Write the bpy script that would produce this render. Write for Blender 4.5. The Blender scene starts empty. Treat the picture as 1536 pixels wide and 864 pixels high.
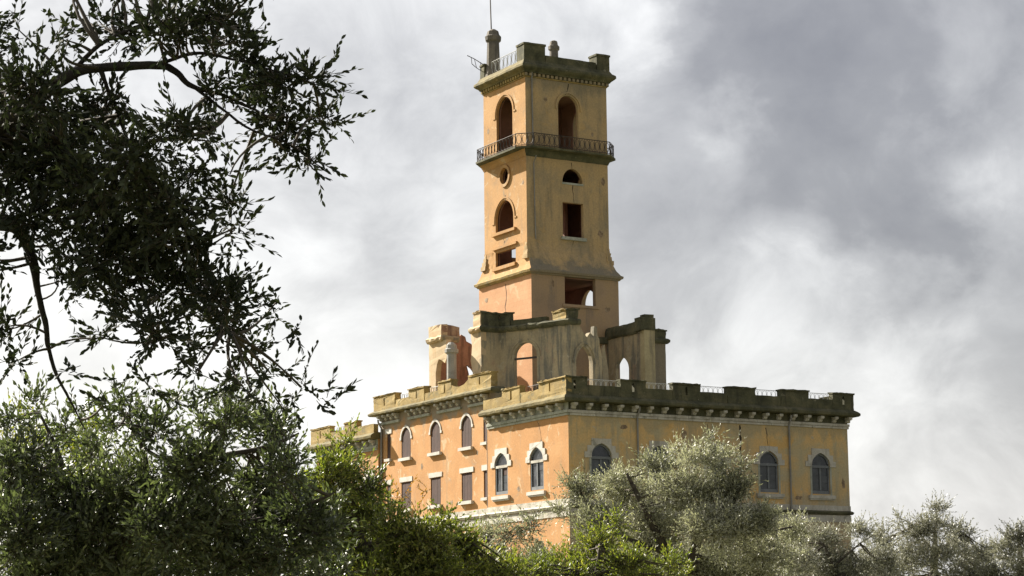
import bpy, bmesh, math, random
import numpy as np
from mathutils import Vector, Matrix, noise
from mathutils.geometry import tessellate_polygon

scene = bpy.context.scene
COL = scene.collection
R = math.radians

# ------------------------------------------------------------------ camera
FPX = 3236.0                       # focal length in pixels of a 1536 px wide picture
YAW, PITCH, ROLL = R(30.23), R(9.43), R(-0.60)
FW = np.array([math.sin(YAW)*math.cos(PITCH), math.cos(YAW)*math.cos(PITCH), math.sin(PITCH)])
_r = np.array([math.cos(YAW), -math.sin(YAW), 0.0]); _u = np.cross(_r, FW)
RT = math.cos(ROLL)*_r + math.sin(ROLL)*_u
UP = -math.sin(ROLL)*_r + math.cos(ROLL)*_u
EYE = np.array([-83.84, -135.79, 1.7])
cam_data = bpy.data.cameras.new('camera')
cam_data.sensor_width = 36.0
cam_data.lens = FPX/1536*36
cam_data.clip_start = 0.1; cam_data.clip_end = 6000
cam = bpy.data.objects.new('camera', cam_data)
COL.objects.link(cam)
cam.matrix_world = Matrix(((RT[0], UP[0], -FW[0], EYE[0]), (RT[1], UP[1], -FW[1], EYE[1]),
                           (RT[2], UP[2], -FW[2], EYE[2]), (0, 0, 0, 1)))
scene.camera = cam

def at(x, y, depth):
    """world point that stands `depth` metres in front of the viewer"""
    return EYE + depth*(FW + RT*(x-768)/FPX - UP*(y-432)/FPX)

# ------------------------------------------------------------------ light, sky, exposure
SUN_TRAVEL = Vector((0.27, -0.80, -0.54)).normalized()      # direction the sunlight travels
TO_SUN = -SUN_TRAVEL
sun_el = math.asin(TO_SUN.z); sun_az = math.atan2(TO_SUN.x, TO_SUN.y)
sd = bpy.data.lights.new('sun', 'SUN'); sd.energy = 5.0; sd.angle = R(0.6); sd.color = (1.0, 0.93, 0.82)
so = bpy.data.objects.new('sun', sd); COL.objects.link(so)
so.rotation_euler = SUN_TRAVEL.to_track_quat('-Z', 'Y').to_euler()
so.location = (-40, 60, 90)

vs = scene.view_settings
vs.view_transform = 'Standard'; vs.look = 'None'; vs.gamma = 1.0; vs.use_curve_mapping = False
vs.exposure = 1.6

class Nodes:
    def __init__(s, tree):
        s.t = tree; s.n = tree.nodes; s.l = tree.links
    def new(s, typ, **kw):
        n = s.n.new(typ)
        for k, v in kw.items(): setattr(n, k, v)
        return n
    def put(s, sock, v):
        if isinstance(v, bpy.types.NodeSocket): s.l.new(v, sock)
        elif v is not None: sock.default_value = v
    def math(s, op, a, b=None, c=None, clamp=False):
        n = s.new('ShaderNodeMath', operation=op, use_clamp=clamp)
        for i, v in enumerate((a, b, c)):
            if v is not None: s.put(n.inputs[i], v)
        return n.outputs[0]
    def vmath(s, op, a, b=None):
        n = s.new('ShaderNodeVectorMath', operation=op)
        s.put(n.inputs[0], a)
        if b is not None: s.put(n.inputs[1], b)
        return n.outputs['Value'] if op in ('DOT_PRODUCT', 'LENGTH', 'DISTANCE') else n.outputs['Vector']
    def noise(s, vec, scale, detail=4, rough=0.55, dist=0.0):
        n = s.new('ShaderNodeTexNoise')
        s.put(n.inputs['Vector'], vec); n.inputs['Scale'].default_value = scale
        n.inputs['Detail'].default_value = detail; n.inputs['Roughness'].default_value = rough
        n.inputs['Distortion'].default_value = dist
        return n.outputs['Fac']
    def ramp(s, fac, stops, interp='LINEAR'):
        n = s.new('ShaderNodeValToRGB'); cr = n.color_ramp; cr.interpolation = interp
        while len(cr.elements) < len(stops): cr.elements.new(0.5)
        for e, (p, c) in zip(cr.elements, stops):
            e.position = p; e.color = (*c, 1) if len(c) == 3 else c
        s.put(n.inputs['Fac'], fac)
        return n.outputs['Color']
    def smooth(s, v, a, b, lo=0.0, hi=1.0):
        n = s.new('ShaderNodeMapRange', interpolation_type='SMOOTHSTEP')
        s.put(n.inputs['Value'], v)
        n.inputs['From Min'].default_value = a; n.inputs['From Max'].default_value = b
        n.inputs['To Min'].default_value = lo; n.inputs['To Max'].default_value = hi
        return n.outputs['Result']
    def mix(s, fac, a, b, blend='MIX'):
        n = s.new('ShaderNodeMix', data_type='RGBA', blend_type=blend)
        s.put(n.inputs[0], fac)
        for sock, v in ((n.inputs[6], a), (n.inputs[7], b)):
            if isinstance(v, (tuple, list)): v = (*v, 1) if len(v) == 3 else v
            s.put(sock, v)
        return n.outputs[2]

def dir_of(px, py):
    d = at(px, py, 1.0)-EYE
    return tuple(d/np.linalg.norm(d))

world = bpy.data.worlds.new('World'); scene.world = world; world.use_nodes = True
N = Nodes(world.node_tree)
for n in list(N.n): N.n.remove(n)
sky = N.new('ShaderNodeTexSky', sky_type='NISHITA', sun_disc=False)
sky.sun_elevation = sun_el; sky.sun_rotation = sun_az; sky.air_density = 1.2; sky.dust_density = 2.5
tc = N.new('ShaderNodeTexCoord')
D = tc.outputs['Generated']
sep = N.new('ShaderNodeSeparateXYZ'); N.l.new(D, sep.inputs[0])
mp = N.new('ShaderNodeMapping'); N.l.new(D, mp.inputs['Vector'])
mp.inputs['Scale'].default_value = (1, 1, 1.25); mp.inputs['Location'].default_value = (0.37, 0.11, 0.52)
wn = N.new('ShaderNodeTexNoise'); N.l.new(mp.outputs[0], wn.inputs['Vector']); wn.inputs['Scale'].default_value = 6.0; wn.inputs['Detail'].default_value = 3
wv = N.new('ShaderNodeVectorMath', operation='MULTIPLY_ADD'); N.l.new(wn.outputs['Color'], wv.inputs[0]); wv.inputs[1].default_value = (0.12, 0.12, 0.12); N.l.new(mp.outputs[0], wv.inputs[2])
big = N.noise(wv.outputs[0], 6.5, 4, 0.5, 0.1)
fine = N.noise(wv.outputs[0], 20.0, 10, 0.62, 0.15)
bil = N.math('ABSOLUTE', N.math('SUBTRACT', N.noise(wv.outputs[0], 13.0, 5, 0.5, 0.2), 0.5))
fine = N.math('ADD', N.math('MULTIPLY', fine, 0.7), N.math('MULTIPLY', N.math('SUBTRACT', 0.62, N.math('MULTIPLY', bil, 1.6)), 0.3))
cl = N.math('ADD', N.math('MULTIPLY', big, 0.56), N.math('MULTIPLY', fine, 0.44))
fw = N.new('ShaderNodeTexNoise'); N.l.new(mp.outputs[0], fw.inputs['Vector']); fw.inputs['Scale'].default_value = 15.0; fw.inputs['Detail'].default_value = 7; fw.inputs['Roughness'].default_value = .55
DW = N.vmath('ADD', D, N.vmath('MULTIPLY', N.vmath('SUBTRACT', fw.outputs['Color'], (.5, .5, .5)), (.11, .11, .11)))
# cloud banks: heavier (+) and thinner (-) places of the cover
for px, py, s, a in ((1330, 70, 0.075, 0.15), (1130, 125, 0.045, 0.15), (1250, 110, 0.04, 0.10), (1385, 335, 0.024, 0.22), (1010, 300, 0.06, 0.03), (1320, 360, 0.03, 0.04), (1420, 150, 0.04, 0.08),
                     (1085, 200, 0.022, -0.17), (1195, 185, 0.018, -0.06), (1480, 235, 0.035, -0.17), (1400, 215, 0.03, -0.10), (960, 20, 0.025, -0.17), (1290, 60, 0.014, -0.07), (1440, 60, 0.025, -0.04),
                     (640, 140, 0.05, 0.07), (1250, 370, 0.018, -0.05), (1380, 520, 0.03, -0.09), (1250, 560, 0.06, -0.05), (720, 30, 0.03, -0.06)):
    dist = N.vmath('DISTANCE', DW, dir_of(px, py))
    q = N.math('DIVIDE', dist, s)
    g = N.math('POWER', 2.718, N.math('MULTIPLY', N.math('MULTIPLY', q, q), -1.0))
    cl = N.math('ADD', cl, N.math('MULTIPLY', g, a))
# light scattered through the cover: stronger towards the sun and near the horizon
dot = N.vmath('DOT_PRODUCT', D, tuple(TO_SUN))
glow = N.smooth(dot, 0.30, 0.95)
low = N.smooth(sep.outputs['Z'], 0.0, 0.24, 1.0, 0.0)
thick = N.math('SUBTRACT', N.math('SUBTRACT', cl, N.math('MULTIPLY', glow, 0.32)), N.math('MULTIPLY', low, 0.26))
ccol = N.ramp(N.math('ADD', thick, 0.06), [(0.14, (0.99, 0.985, 0.975)), (0.28, (0.74, 0.735, 0.735)), (0.42, (0.47, 0.465, 0.475)), (0.58, (0.30, 0.295, 0.31)), (0.78, (0.21, 0.205, 0.225))])
sc = N.new('ShaderNodeVectorMath', operation='SCALE'); N.l.new(ccol, sc.inputs[0]); sc.inputs['Scale'].default_value = 3.75
final = N.mix(0.93, sky.outputs[0], sc.outputs[0])
bg = N.new('ShaderNodeBackground'); N.l.new(final, bg.inputs['Color']); bg.inputs['Strength'].default_value = 0.1
out = N.new('ShaderNodeOutputWorld'); N.l.new(bg.outputs[0], out.inputs['Surface'])

# ------------------------------------------------------------------ materials
def material(name, stops, scale=0.6, detail=6, rough=0.9, bump=0.25, streak=None, blot=None, fine=(9.0, 0.25), joints=None, spec=0.25, damp=()):
    """weathered masonry: large mottling, fine grain, vertical run-off streaks, blots"""
    m = bpy.data.materials.new(name); m.use_nodes = True
    n = Nodes(m.node_tree); b = m.node_tree.nodes['Principled BSDF']
    pos = n.new('ShaderNodeNewGeometry').outputs['Position']
    f = n.noise(pos, scale, detail, 0.6, 0.3)
    col = n.ramp(f, stops)
    if joints:
        br = n.new('ShaderNodeTexBrick'); mp = n.new('ShaderNodeMapping')
        n.l.new(pos, mp.inputs['Vector']); mp.inputs['Rotation'].default_value = joints[2]
        n.l.new(mp.outputs[0], br.inputs['Vector'])
        br.inputs['Scale'].default_value = joints[0]; br.inputs['Mortar Size'].default_value = 0.012
        br.inputs['Color1'].default_value = (1, 1, 1, 1); br.inputs['Color2'].default_value = (.93, .92, .9, 1)
        br.inputs['Mortar'].default_value = (joints[1],)*3+(1,)
        col = n.mix(1.0, col, br.outputs['Color'], 'MULTIPLY')
    if streak:
        c, amt, lo, hi = streak
        mp = n.new('ShaderNodeMapping'); n.l.new(pos, mp.inputs['Vector']); mp.inputs['Scale'].default_value = (1, 1, 0.13)
        k = n.noise(mp.outputs[0], 1.5, 6, 0.62, 0.2)
        col = n.mix(n.math('MULTIPLY', n.smooth(k, lo, hi), amt), col, c)
    if blot:
        for (c, amt, sc_, lo, hi) in blot:
            k = n.noise(pos, sc_, 7, 0.65, 0.6)
            col = n.mix(n.math('MULTIPLY', n.smooth(k, lo, hi), amt), col, c)
    if damp:                                  # damp marks with a wavy edge, starting at the level where water gets in
        sz = n.new('ShaderNodeSeparateXYZ'); n.l.new(pos, sz.inputs[0])
        mp = n.new('ShaderNodeMapping'); n.l.new(pos, mp.inputs['Vector']); mp.inputs['Scale'].default_value = (1, 1, 0.35)
        k = n.noise(mp.outputs[0], 0.75, 6, 0.6, 0.3)
        for (za, zb, c, amt) in damp:
            v = n.math('ADD', sz.outputs['Z'], n.math('MULTIPLY', n.math('SUBTRACT', k, 0.5), 4.5*(1 if zb > za else -1)))
            col = n.mix(n.math('MULTIPLY', n.smooth(v, za, zb) if zb > za else n.smooth(v, zb, za, 1.0, 0.0), amt), col, c)
    g = n.noise(pos, fine[0], 5, 0.65)
    col = n.mix(fine[1], col, n.ramp(g, [(0.25, (0.35, 0.35, 0.35)), (0.75, (1.3, 1.3, 1.3))]), 'MULTIPLY')
    n.l.new(col, b.inputs['Base Color'])
    b.inputs['Roughness'].default_value = rough
    b.inputs['Specular IOR Level'].default_value = spec
    if bump:
        bm = n.new('ShaderNodeBump'); bm.inputs['Strength'].default_value = bump; bm.inputs['Distance'].default_value = 0.06
        n.l.new(n.math('ADD', n.math('MULTIPLY', g, 0.4), f), bm.inputs['Height']); n.l.new(bm.outputs[0], b.inputs['Normal'])
    return m

M = {}
OCH = [(0.30, (0.42, 0.22, 0.085)), (0.5, (0.50, 0.26, 0.10)), (0.72, (0.56, 0.32, 0.14))]
M['ochre'] = material('ochre_plaster', OCH, 0.35, streak=((0.37, 0.25, 0.14), 0.65, 0.52, 0.72),
                      blot=[((0.57, 0.42, 0.25), 0.75, 0.9, 0.60, 0.63), ((0.28, 0.23, 0.16), 0.5, 0.45, 0.58, 0.74), ((0.46, 0.37, 0.27), 0.8, 2.3, 0.66, 0.68)], fine=(7, 0.3), damp=[(20.0, 20.7, (0.27, 0.24, 0.185), .8)])
M['ochre_worn_lifted'] = material('worn_lifted_ochre_plaster', [(0.3, (0.52, 0.39, 0.20)), (0.5, (0.66, 0.445, 0.20)), (0.7, (0.70, 0.455, 0.18))], 0.3,  # weathered plaster; shade on the right faces is lifted in its colour
                           streak=((0.33, 0.295, 0.205), 0.75, 0.48, 0.68), blot=[((0.47, 0.405, 0.255), 0.75, 0.35, 0.44, 0.60), ((0.68, 0.40, 0.12), 0.7, 0.28, 0.56, 0.62), ((0.47, 0.42, 0.32), 0.7, 1.6, 0.62, 0.65)], fine=(7, 0.35), damp=[(17.6, 18.2, (0.40, 0.33, 0.20), .7), (13.2, 12.4, (0.40, 0.35, 0.25), .6)])
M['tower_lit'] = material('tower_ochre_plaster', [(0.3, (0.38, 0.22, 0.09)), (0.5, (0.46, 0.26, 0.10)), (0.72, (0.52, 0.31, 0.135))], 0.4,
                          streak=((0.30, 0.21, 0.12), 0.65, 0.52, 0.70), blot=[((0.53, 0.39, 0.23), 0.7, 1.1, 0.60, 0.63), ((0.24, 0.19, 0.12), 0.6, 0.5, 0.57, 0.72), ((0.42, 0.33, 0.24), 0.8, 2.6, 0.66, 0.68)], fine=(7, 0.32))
M['tower_worn_lifted'] = material('tower_worn_lifted_plaster', [(0.3, (0.37, 0.28, 0.155)), (0.5, (0.47, 0.335, 0.175)), (0.7, (0.53, 0.365, 0.17))], 0.28,  # worn copy of the tower plaster, colour brightened to lift the shaded faces
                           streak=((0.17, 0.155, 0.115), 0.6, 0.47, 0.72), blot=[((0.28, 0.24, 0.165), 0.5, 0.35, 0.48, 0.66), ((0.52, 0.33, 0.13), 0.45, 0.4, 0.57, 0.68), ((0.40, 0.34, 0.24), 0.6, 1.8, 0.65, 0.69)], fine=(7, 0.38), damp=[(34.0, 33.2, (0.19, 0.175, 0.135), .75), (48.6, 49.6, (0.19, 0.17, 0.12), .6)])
M['tower_pink'] = material('pink_scored_plaster', [(0.3, (0.49, 0.265, 0.13)), (0.5, (0.54, 0.29, 0.145)), (0.7, (0.57, 0.34, 0.18))], 0.4, joints=(1.25, 0.82, (R(90), 0, R(90))),
                           blot=[((0.60, 0.43, 0.26), 0.6, 0.9, 0.56, 0.68)], fine=(7, 0.2))
M['tower_base'] = material('tower_base_plaster', [(0.3, (0.30, 0.22, 0.145)), (0.5, (0.375, 0.265, 0.165)), (0.7, (0.42, 0.29, 0.15))], 0.3,
                           streak=((0.21, 0.175, 0.14), 0.6, 0.5, 0.7), fine=(7, 0.25))
M['red'] = material('red_plaster', [(0.3, (0.25, 0.135, 0.098)), (0.5, (0.33, 0.185, 0.13)), (0.7, (0.39, 0.24, 0.17))], 0.5, streak=((0.15, 0.09, 0.07), 0.75, 0.48, 0.66), fine=(7, 0.3))
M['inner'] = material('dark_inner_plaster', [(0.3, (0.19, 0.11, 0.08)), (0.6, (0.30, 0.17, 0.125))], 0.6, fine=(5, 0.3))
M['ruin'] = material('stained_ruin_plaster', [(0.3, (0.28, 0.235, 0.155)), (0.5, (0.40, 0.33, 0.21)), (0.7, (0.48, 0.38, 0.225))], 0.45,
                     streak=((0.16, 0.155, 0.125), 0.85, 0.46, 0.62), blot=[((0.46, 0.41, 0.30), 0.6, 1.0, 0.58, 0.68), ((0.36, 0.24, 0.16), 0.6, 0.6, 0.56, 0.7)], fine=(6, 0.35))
M['ruin_lit'] = material('sunlit_ruin_plaster', [(0.3, (0.46, 0.34, 0.20)), (0.6, (0.56, 0.44, 0.28))], 0.6, streak=((0.5, 0.30, 0.13), 0.5, 0.5, 0.7), fine=(6, 0.25))  # paler copy of the ruin plaster for sunlit faces, light put into colour
M['ruin_pale'] = material('pale_olive_plaster', [(0.3, (0.36, 0.30, 0.17)), (0.6, (0.48, 0.40, 0.23))], 0.6, streak=((0.22, 0.19, 0.13), 0.7, 0.5, 0.68), fine=(6, 0.3))
M['ruin_red'] = material('stained_red_plaster', [(0.3, (0.22, 0.13, 0.09)), (0.5, (0.33, 0.22, 0.15)), (0.7, (0.46, 0.37, 0.26))], 0.9, streak=((0.14, 0.09, 0.07), 0.7, 0.48, 0.64), fine=(6, 0.35))
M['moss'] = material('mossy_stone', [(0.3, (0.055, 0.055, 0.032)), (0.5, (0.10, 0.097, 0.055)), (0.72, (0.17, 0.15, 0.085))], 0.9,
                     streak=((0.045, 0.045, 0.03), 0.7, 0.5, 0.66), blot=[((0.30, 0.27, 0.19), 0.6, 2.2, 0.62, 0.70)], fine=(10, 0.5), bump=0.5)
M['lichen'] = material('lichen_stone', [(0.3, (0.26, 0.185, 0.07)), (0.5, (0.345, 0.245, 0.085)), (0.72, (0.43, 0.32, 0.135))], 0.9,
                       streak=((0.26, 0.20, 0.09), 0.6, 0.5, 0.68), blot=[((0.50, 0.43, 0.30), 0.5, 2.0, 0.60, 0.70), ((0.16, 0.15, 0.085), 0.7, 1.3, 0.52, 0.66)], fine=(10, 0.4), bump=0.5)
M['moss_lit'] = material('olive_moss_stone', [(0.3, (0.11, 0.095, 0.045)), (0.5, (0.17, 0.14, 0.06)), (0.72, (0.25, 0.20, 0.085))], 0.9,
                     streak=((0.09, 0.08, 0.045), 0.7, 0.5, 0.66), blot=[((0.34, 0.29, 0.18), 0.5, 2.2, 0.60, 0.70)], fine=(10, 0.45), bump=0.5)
M['white'] = material('pale_limestone', [(0.3, (0.42, 0.38, 0.31)), (0.6, (0.56, 0.53, 0.46))], 1.2, streak=((0.26, 0.24, 0.19), .6, .5, .68), blot=[((0.24, 0.23, 0.18), 0.75, 1.7, 0.53, 0.68)], fine=(12, 0.3))
M['white2'] = material('clean_limestone', [(0.3, (0.47, 0.435, 0.375)), (0.6, (0.59, 0.565, 0.515))], 1.2, blot=[((0.42, 0.38, 0.30), 0.4, 1.7, 0.6, 0.72)], fine=(12, 0.2))
M['greystone'] = material('grey_green_stone', [(0.3, (0.27, 0.28, 0.22)), (0.6, (0.42, 0.42, 0.35))], 1.2, blot=[((0.16, 0.17, 0.13), 0.7, 1.7, 0.52, 0.68)], fine=(12, 0.35))
M['column'] = material('grey_column_cement', [(0.3, (0.24, 0.235, 0.215)), (0.6, (0.36, 0.35, 0.32))], 1.0, streak=((0.17, 0.17, 0.16), 0.6, 0.5, 0.7), fine=(9, 0.3))
M['chimney'] = material('sooty_chimney_render', [(0.3, (0.11, 0.10, 0.085)), (0.6, (0.20, 0.175, 0.14))], 1.0, streak=((0.08, 0.075, 0.065), 0.7, 0.5, 0.66), fine=(9, 0.35))
M['iron'] = material('rusty_iron', [(0.3, (0.045, 0.04, 0.036)), (0.7, (0.09, 0.07, 0.055))], 4, rough=0.6, bump=0.0)
M['palemetal'] = material('pale_painted_iron', [(0.3, (0.42, 0.42, 0.40)), (0.7, (0.55, 0.55, 0.53))], 4, rough=0.6, bump=0.0)
M['pipe'] = material('zinc_downpipe', [(0.3, (0.20, 0.19, 0.175)), (0.7, (0.31, 0.295, 0.27))], 1.5, rough=0.6, bump=0.0)
M['wood'] = material('brown_shutter_wood', [(0.3, (0.05, 0.027, 0.020)), (0.7, (0.085, 0.044, 0.032))], 2.0, streak=((0.045, 0.026, 0.021), 0.6, 0.45, 0.65), rough=0.75, bump=0.1)
M['frame'] = material('grey_window_wood', [(0.3, (0.13, 0.14, 0.147)), (0.7, (0.20, 0.21, 0.218))], 2.0, rough=0.7, bump=0.0)
M['crack'] = material('crack_shadowed_gap', [(0.3, (0.02, 0.017, 0.014)), (0.7, (0.04, 0.033, 0.025))], 2.0, bump=0.0)
M['bark'] = material('olive_bark', [(0.3, (0.045, 0.038, 0.03)), (0.7, (0.11, 0.095, 0.075))], 6.0, rough=0.95, bump=0.6)
M['bark_dark'] = material('dark_oak_bark', [(0.3, (0.016, 0.014, 0.012)), (0.7, (0.045, 0.04, 0.034))], 6.0, rough=0.95, bump=0.6)
M['twig'] = material('twig_bark', [(0.3, (0.05, 0.042, 0.033)), (0.7, (0.10, 0.085, 0.06))], 6.0, rough=0.9, bump=0.0)
M['ground'] = material('dry_grass_soil', [(0.3, (0.075, 0.08, 0.03)), (0.5, (0.12, 0.115, 0.05)), (0.7, (0.19, 0.16, 0.09))], 0.25, blot=[((0.06, 0.09, 0.025), 0.7, 0.9, 0.5, 0.6)], fine=(6, 0.5), bump=0.5)

def glass_mat():
    m = bpy.data.materials.new('dusty_dark_glass'); m.use_nodes = True
    n = Nodes(m.node_tree); b = m.node_tree.nodes['Principled BSDF']
    pos = n.new('ShaderNodeNewGeometry').outputs['Position']
    f = n.noise(pos, 1.3, 5, 0.6)
    n.l.new(n.ramp(f, [(0.3, (0.012, 0.014, 0.018)), (0.55, (0.03, 0.036, 0.045)), (0.75, (0.10, 0.115, 0.125))]), b.inputs['Base Color'])
    n.l.new(n.smooth(f, 0.3, 0.7, 0.12, 0.5), b.inputs['Roughness'])
    return m
M['glass'] = glass_mat()
M['glass_dusty'] = material('dusty_pane', [(0.3, (0.018, 0.021, 0.026)), (0.6, (0.045, 0.052, 0.06)), (0.75, (0.10, 0.11, 0.12))], 1.7, rough=.35, bump=0, spec=.6)

def leaf_mat(name, stops, rough=0.45, trans=0.25, tcol=(0.25, 0.36, 0.05), spec=0.5):
    m = bpy.data.materials.new(name); m.use_nodes = True
    n = Nodes(m.node_tree); b = m.node_tree.nodes['Principled BSDF']; o = m.node_tree.nodes['Material Output']
    a = n.new('ShaderNodeAttribute'); a.attribute_name = 'rnd'
    col = n.ramp(a.outputs['Fac'], stops)
    n.l.new(col, b.inputs['Base Color']); b.inputs['Roughness'].default_value = rough
    b.inputs['Specular IOR Level'].default_value = spec
    t = n.new('ShaderNodeBsdfTranslucent'); t.inputs['Color'].default_value = (*tcol, 1)
    tm = n.mix(1.0, col, (tcol[0]*6, tcol[1]*6, tcol[2]*6), 'MULTIPLY'); n.l.new(tm, t.inputs['Color'])
    x = n.new('ShaderNodeMixShader'); x.inputs[0].default_value = trans
    n.l.new(b.outputs[0], x.inputs[1]); n.l.new(t.outputs[0], x.inputs[2]); n.l.new(x.outputs[0], o.inputs['Surface'])
    return m

# ------------------------------------------------------------------ mesh helpers
def mapU(u0): return lambda s, z, d: (u0+d, s, z)          # wall facing -x, s runs along y
def mapV(v0): return lambda s, z, d: (s, v0+d, z)          # wall facing -y, s runs along x
def mapUo(u0): return lambda s, z, d: (u0-d, s, z)         # wall facing +x
def mapVo(v0): return lambda s, z, d: (s, v0-d, z)         # wall facing +y
def mapS(p0, p1, side=1):                                  # wall along p0 -> p1, depth to the left (side=1)
    dx, dy = p1[0]-p0[0], p1[1]-p0[1]; L = math.hypot(dx, dy); dx /= L; dy /= L
    nx, ny = (-dy*side, dx*side)
    return lambda s, z, d: (p0[0]+dx*s+nx*d, p0[1]+dy*s+ny*d, z)

def resample(loop, step):
    if not step: return list(loop)
    o = []
    for i, a in enumerate(loop):
        b = loop[(i+1) % len(loop)]
        k = max(1, int(math.hypot(b[0]-a[0], b[1]-a[1])/step))
        for j in range(k): o.append((a[0]+(b[0]-a[0])*j/k, a[1]+(b[1]-a[1])*j/k))
    return o

class MB:
    def __init__(s): s.v = []; s.f = []
    def add(s, vs, fs):
        k = len(s.v); s.v += [tuple(p) for p in vs]; s.f += [tuple(i+k for i in f) for f in fs]; return s
    def box(s, x0, x1, y0, y1, z0, z1):
        return s.add([(x0, y0, z0), (x1, y0, z0), (x1, y1, z0), (x0, y1, z0), (x0, y0, z1), (x1, y0, z1), (x1, y1, z1), (x0, y1, z1)],
                     [(0, 3, 2, 1), (4, 5, 6, 7), (0, 1, 5, 4), (1, 2, 6, 5), (2, 3, 7, 6), (3, 0, 4, 7)])
    def mbox(s, mp, s0, s1, z0, z1, d0, d1):
        return s.add([mp(a, b, c) for b in (z0, z1) for (a, c) in ((s0, d0), (s1, d0), (s1, d1), (s0, d1))],
                     [(0, 3, 2, 1), (4, 5, 6, 7), (0, 1, 5, 4), (1, 2, 6, 5), (2, 3, 7, 6), (3, 0, 4, 7)])
    def slab(s, mp, outline, d0, d1, holes=(), step=None):
        loops = [resample(outline, step)]+[list(h) for h in holes]
        flat = [p for l in loops for p in l]; n = len(flat)
        tris = tessellate_polygon([[Vector((p[0], p[1], 0)) for p in l] for l in loops])
        vs = [mp(p[0], p[1], d0) for p in flat]+[mp(p[0], p[1], d1) for p in flat]
        fs = [tuple(t) for t in tris]+[tuple(i+n for i in reversed(t)) for t in tris]
        k = 0
        for l in loops:
            m = len(l)
            for i in range(m):
                a, b = k+i, k+(i+1) % m
                fs.append((a, b, b+n, a+n))
            k += m
        return s.add(vs, fs)
    def tube(s, path, r, sides=6, cap=True):
        path = [np.array(p, float) for p in path]; rs = r if hasattr(r, '__len__') else [r]*len(path)
        k = len(s.v); prev = None
        for i, p in enumerate(path):
            t = path[min(i+1, len(path)-1)]-path[max(i-1, 0)]; t /= (np.linalg.norm(t)+1e-9)
            if prev is None:
                ref = np.array([0, 0, 1.0]) if abs(t[2]) < .9 else np.array([1.0, 0, 0])
                a = np.cross(t, ref)
            else: a = prev-t*(prev@t)
            a /= (np.linalg.norm(a)+1e-9); prev = a; b = np.cross(t, a)
            for j in range(sides):
                w = 2*math.pi*j/sides
                s.v.append(tuple(p+rs[i]*(math.cos(w)*a+math.sin(w)*b)))
        for i in range(len(path)-1):
            for j in range(sides):
                j2 = (j+1) % sides
                s.f.append((k+i*sides+j, k+i*sides+j2, k+(i+1)*sides+j2, k+(i+1)*sides+j))
        if cap:
            s.f.append(tuple(k+j for j in range(sides))[::-1]); e = k+(len(path)-1)*sides
            s.f.append(tuple(e+j for j in range(sides)))
        return s
    def lathe(s, cx, cy, prof, sides=16):
        k = len(s.v)
        for r, z in prof:
            for j in range(sides):
                w = 2*math.pi*(j+.5)/sides
                s.v.append((cx+r*math.cos(w), cy+r*math.sin(w), z))
        for i in range(len(prof)-1):
            for j in range(sides):
                j2 = (j+1) % sides
                s.f.append((k+i*sides+j, k+i*sides+j2, k+(i+1)*sides+j2, k+(i+1)*sides+j))
        s.f.append(tuple(k+j for j in range(sides))[::-1]); e = k+(len(prof)-1)*sides
        s.f.append(tuple(e+j for j in range(sides)))
        return s
    def build(s, name, mat, parent=None, rough=0.0, freq=1.6, smooth=False, chip=0.0):
        v = s.v
        if rough:
            o = []
            for p in v:
                q = Vector(p); w = noise.noise_vector(q*freq)*rough + noise.noise_vector(q*freq*3.7)*rough*.5
                o.append(tuple(q+w))
            v = o
        me = bpy.data.meshes.new(name); me.from_pydata(v, [], s.f); me.validate()
        bm = bmesh.new(); bm.from_mesh(me); bmesh.ops.recalc_face_normals(bm, faces=bm.faces); bm.to_mesh(me); bm.free()
        if smooth:
            for p in me.polygons: p.use_smooth = True
        me.materials.append(mat)
        ob = bpy.data.objects.new(name, me); COL.objects.link(ob)
        if parent: ob.parent = parent
        return ob

def sweep(path, prof, step=0.6, closed=False):
    """sweep profile [(outward, z)] along a plan path (outward = right of travel); one MB per path segment, mitred"""
    n = len(path); res = []
    dirs = []
    segs = n if closed else n-1
    for i in range(segs):
        a, b = path[i], path[(i+1) % n]; L = math.hypot(b[0]-a[0], b[1]-a[1]); dirs.append(((b[0]-a[0])/L, (b[1]-a[1])/L, L))
    def corner(i, o):
        if closed: d0, d1 = dirs[(i-1) % segs], dirs[i % segs]
        else: d0, d1 = dirs[max(i-1, 0)], dirs[min(i, segs-1)]
        n0 = (d0[1], -d0[0]); n1 = (d1[1], -d1[0])
        k = 1+n0[0]*n1[0]+n0[1]*n1[1]
        return (path[i % n][0]+o*(n0[0]+n1[0])/k, path[i % n][1]+o*(n0[1]+n1[1])/k)
    for i in range(segs):
        mb = MB(); m = max(1, int(dirs[i][2]/step)); P = len(prof)
        for j in range(m+1):
            for o, z in prof:
                a = corner(i, o); b = corner(i+1, o); t = j/m
                mb.v.append((a[0]+(b[0]-a[0])*t, a[1]+(b[1]-a[1])*t, z))
        for j in range(m):
            for q in range(P):
                q2 = (q+1) % P
                mb.f.append((j*P+q, (j+1)*P+q, (j+1)*P+q2, j*P+q2))
        mb.f.append(tuple(range(P))); mb.f.append(tuple(m*P+q for q in range(P))[::-1])
        res.append(mb)
    return res

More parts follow.
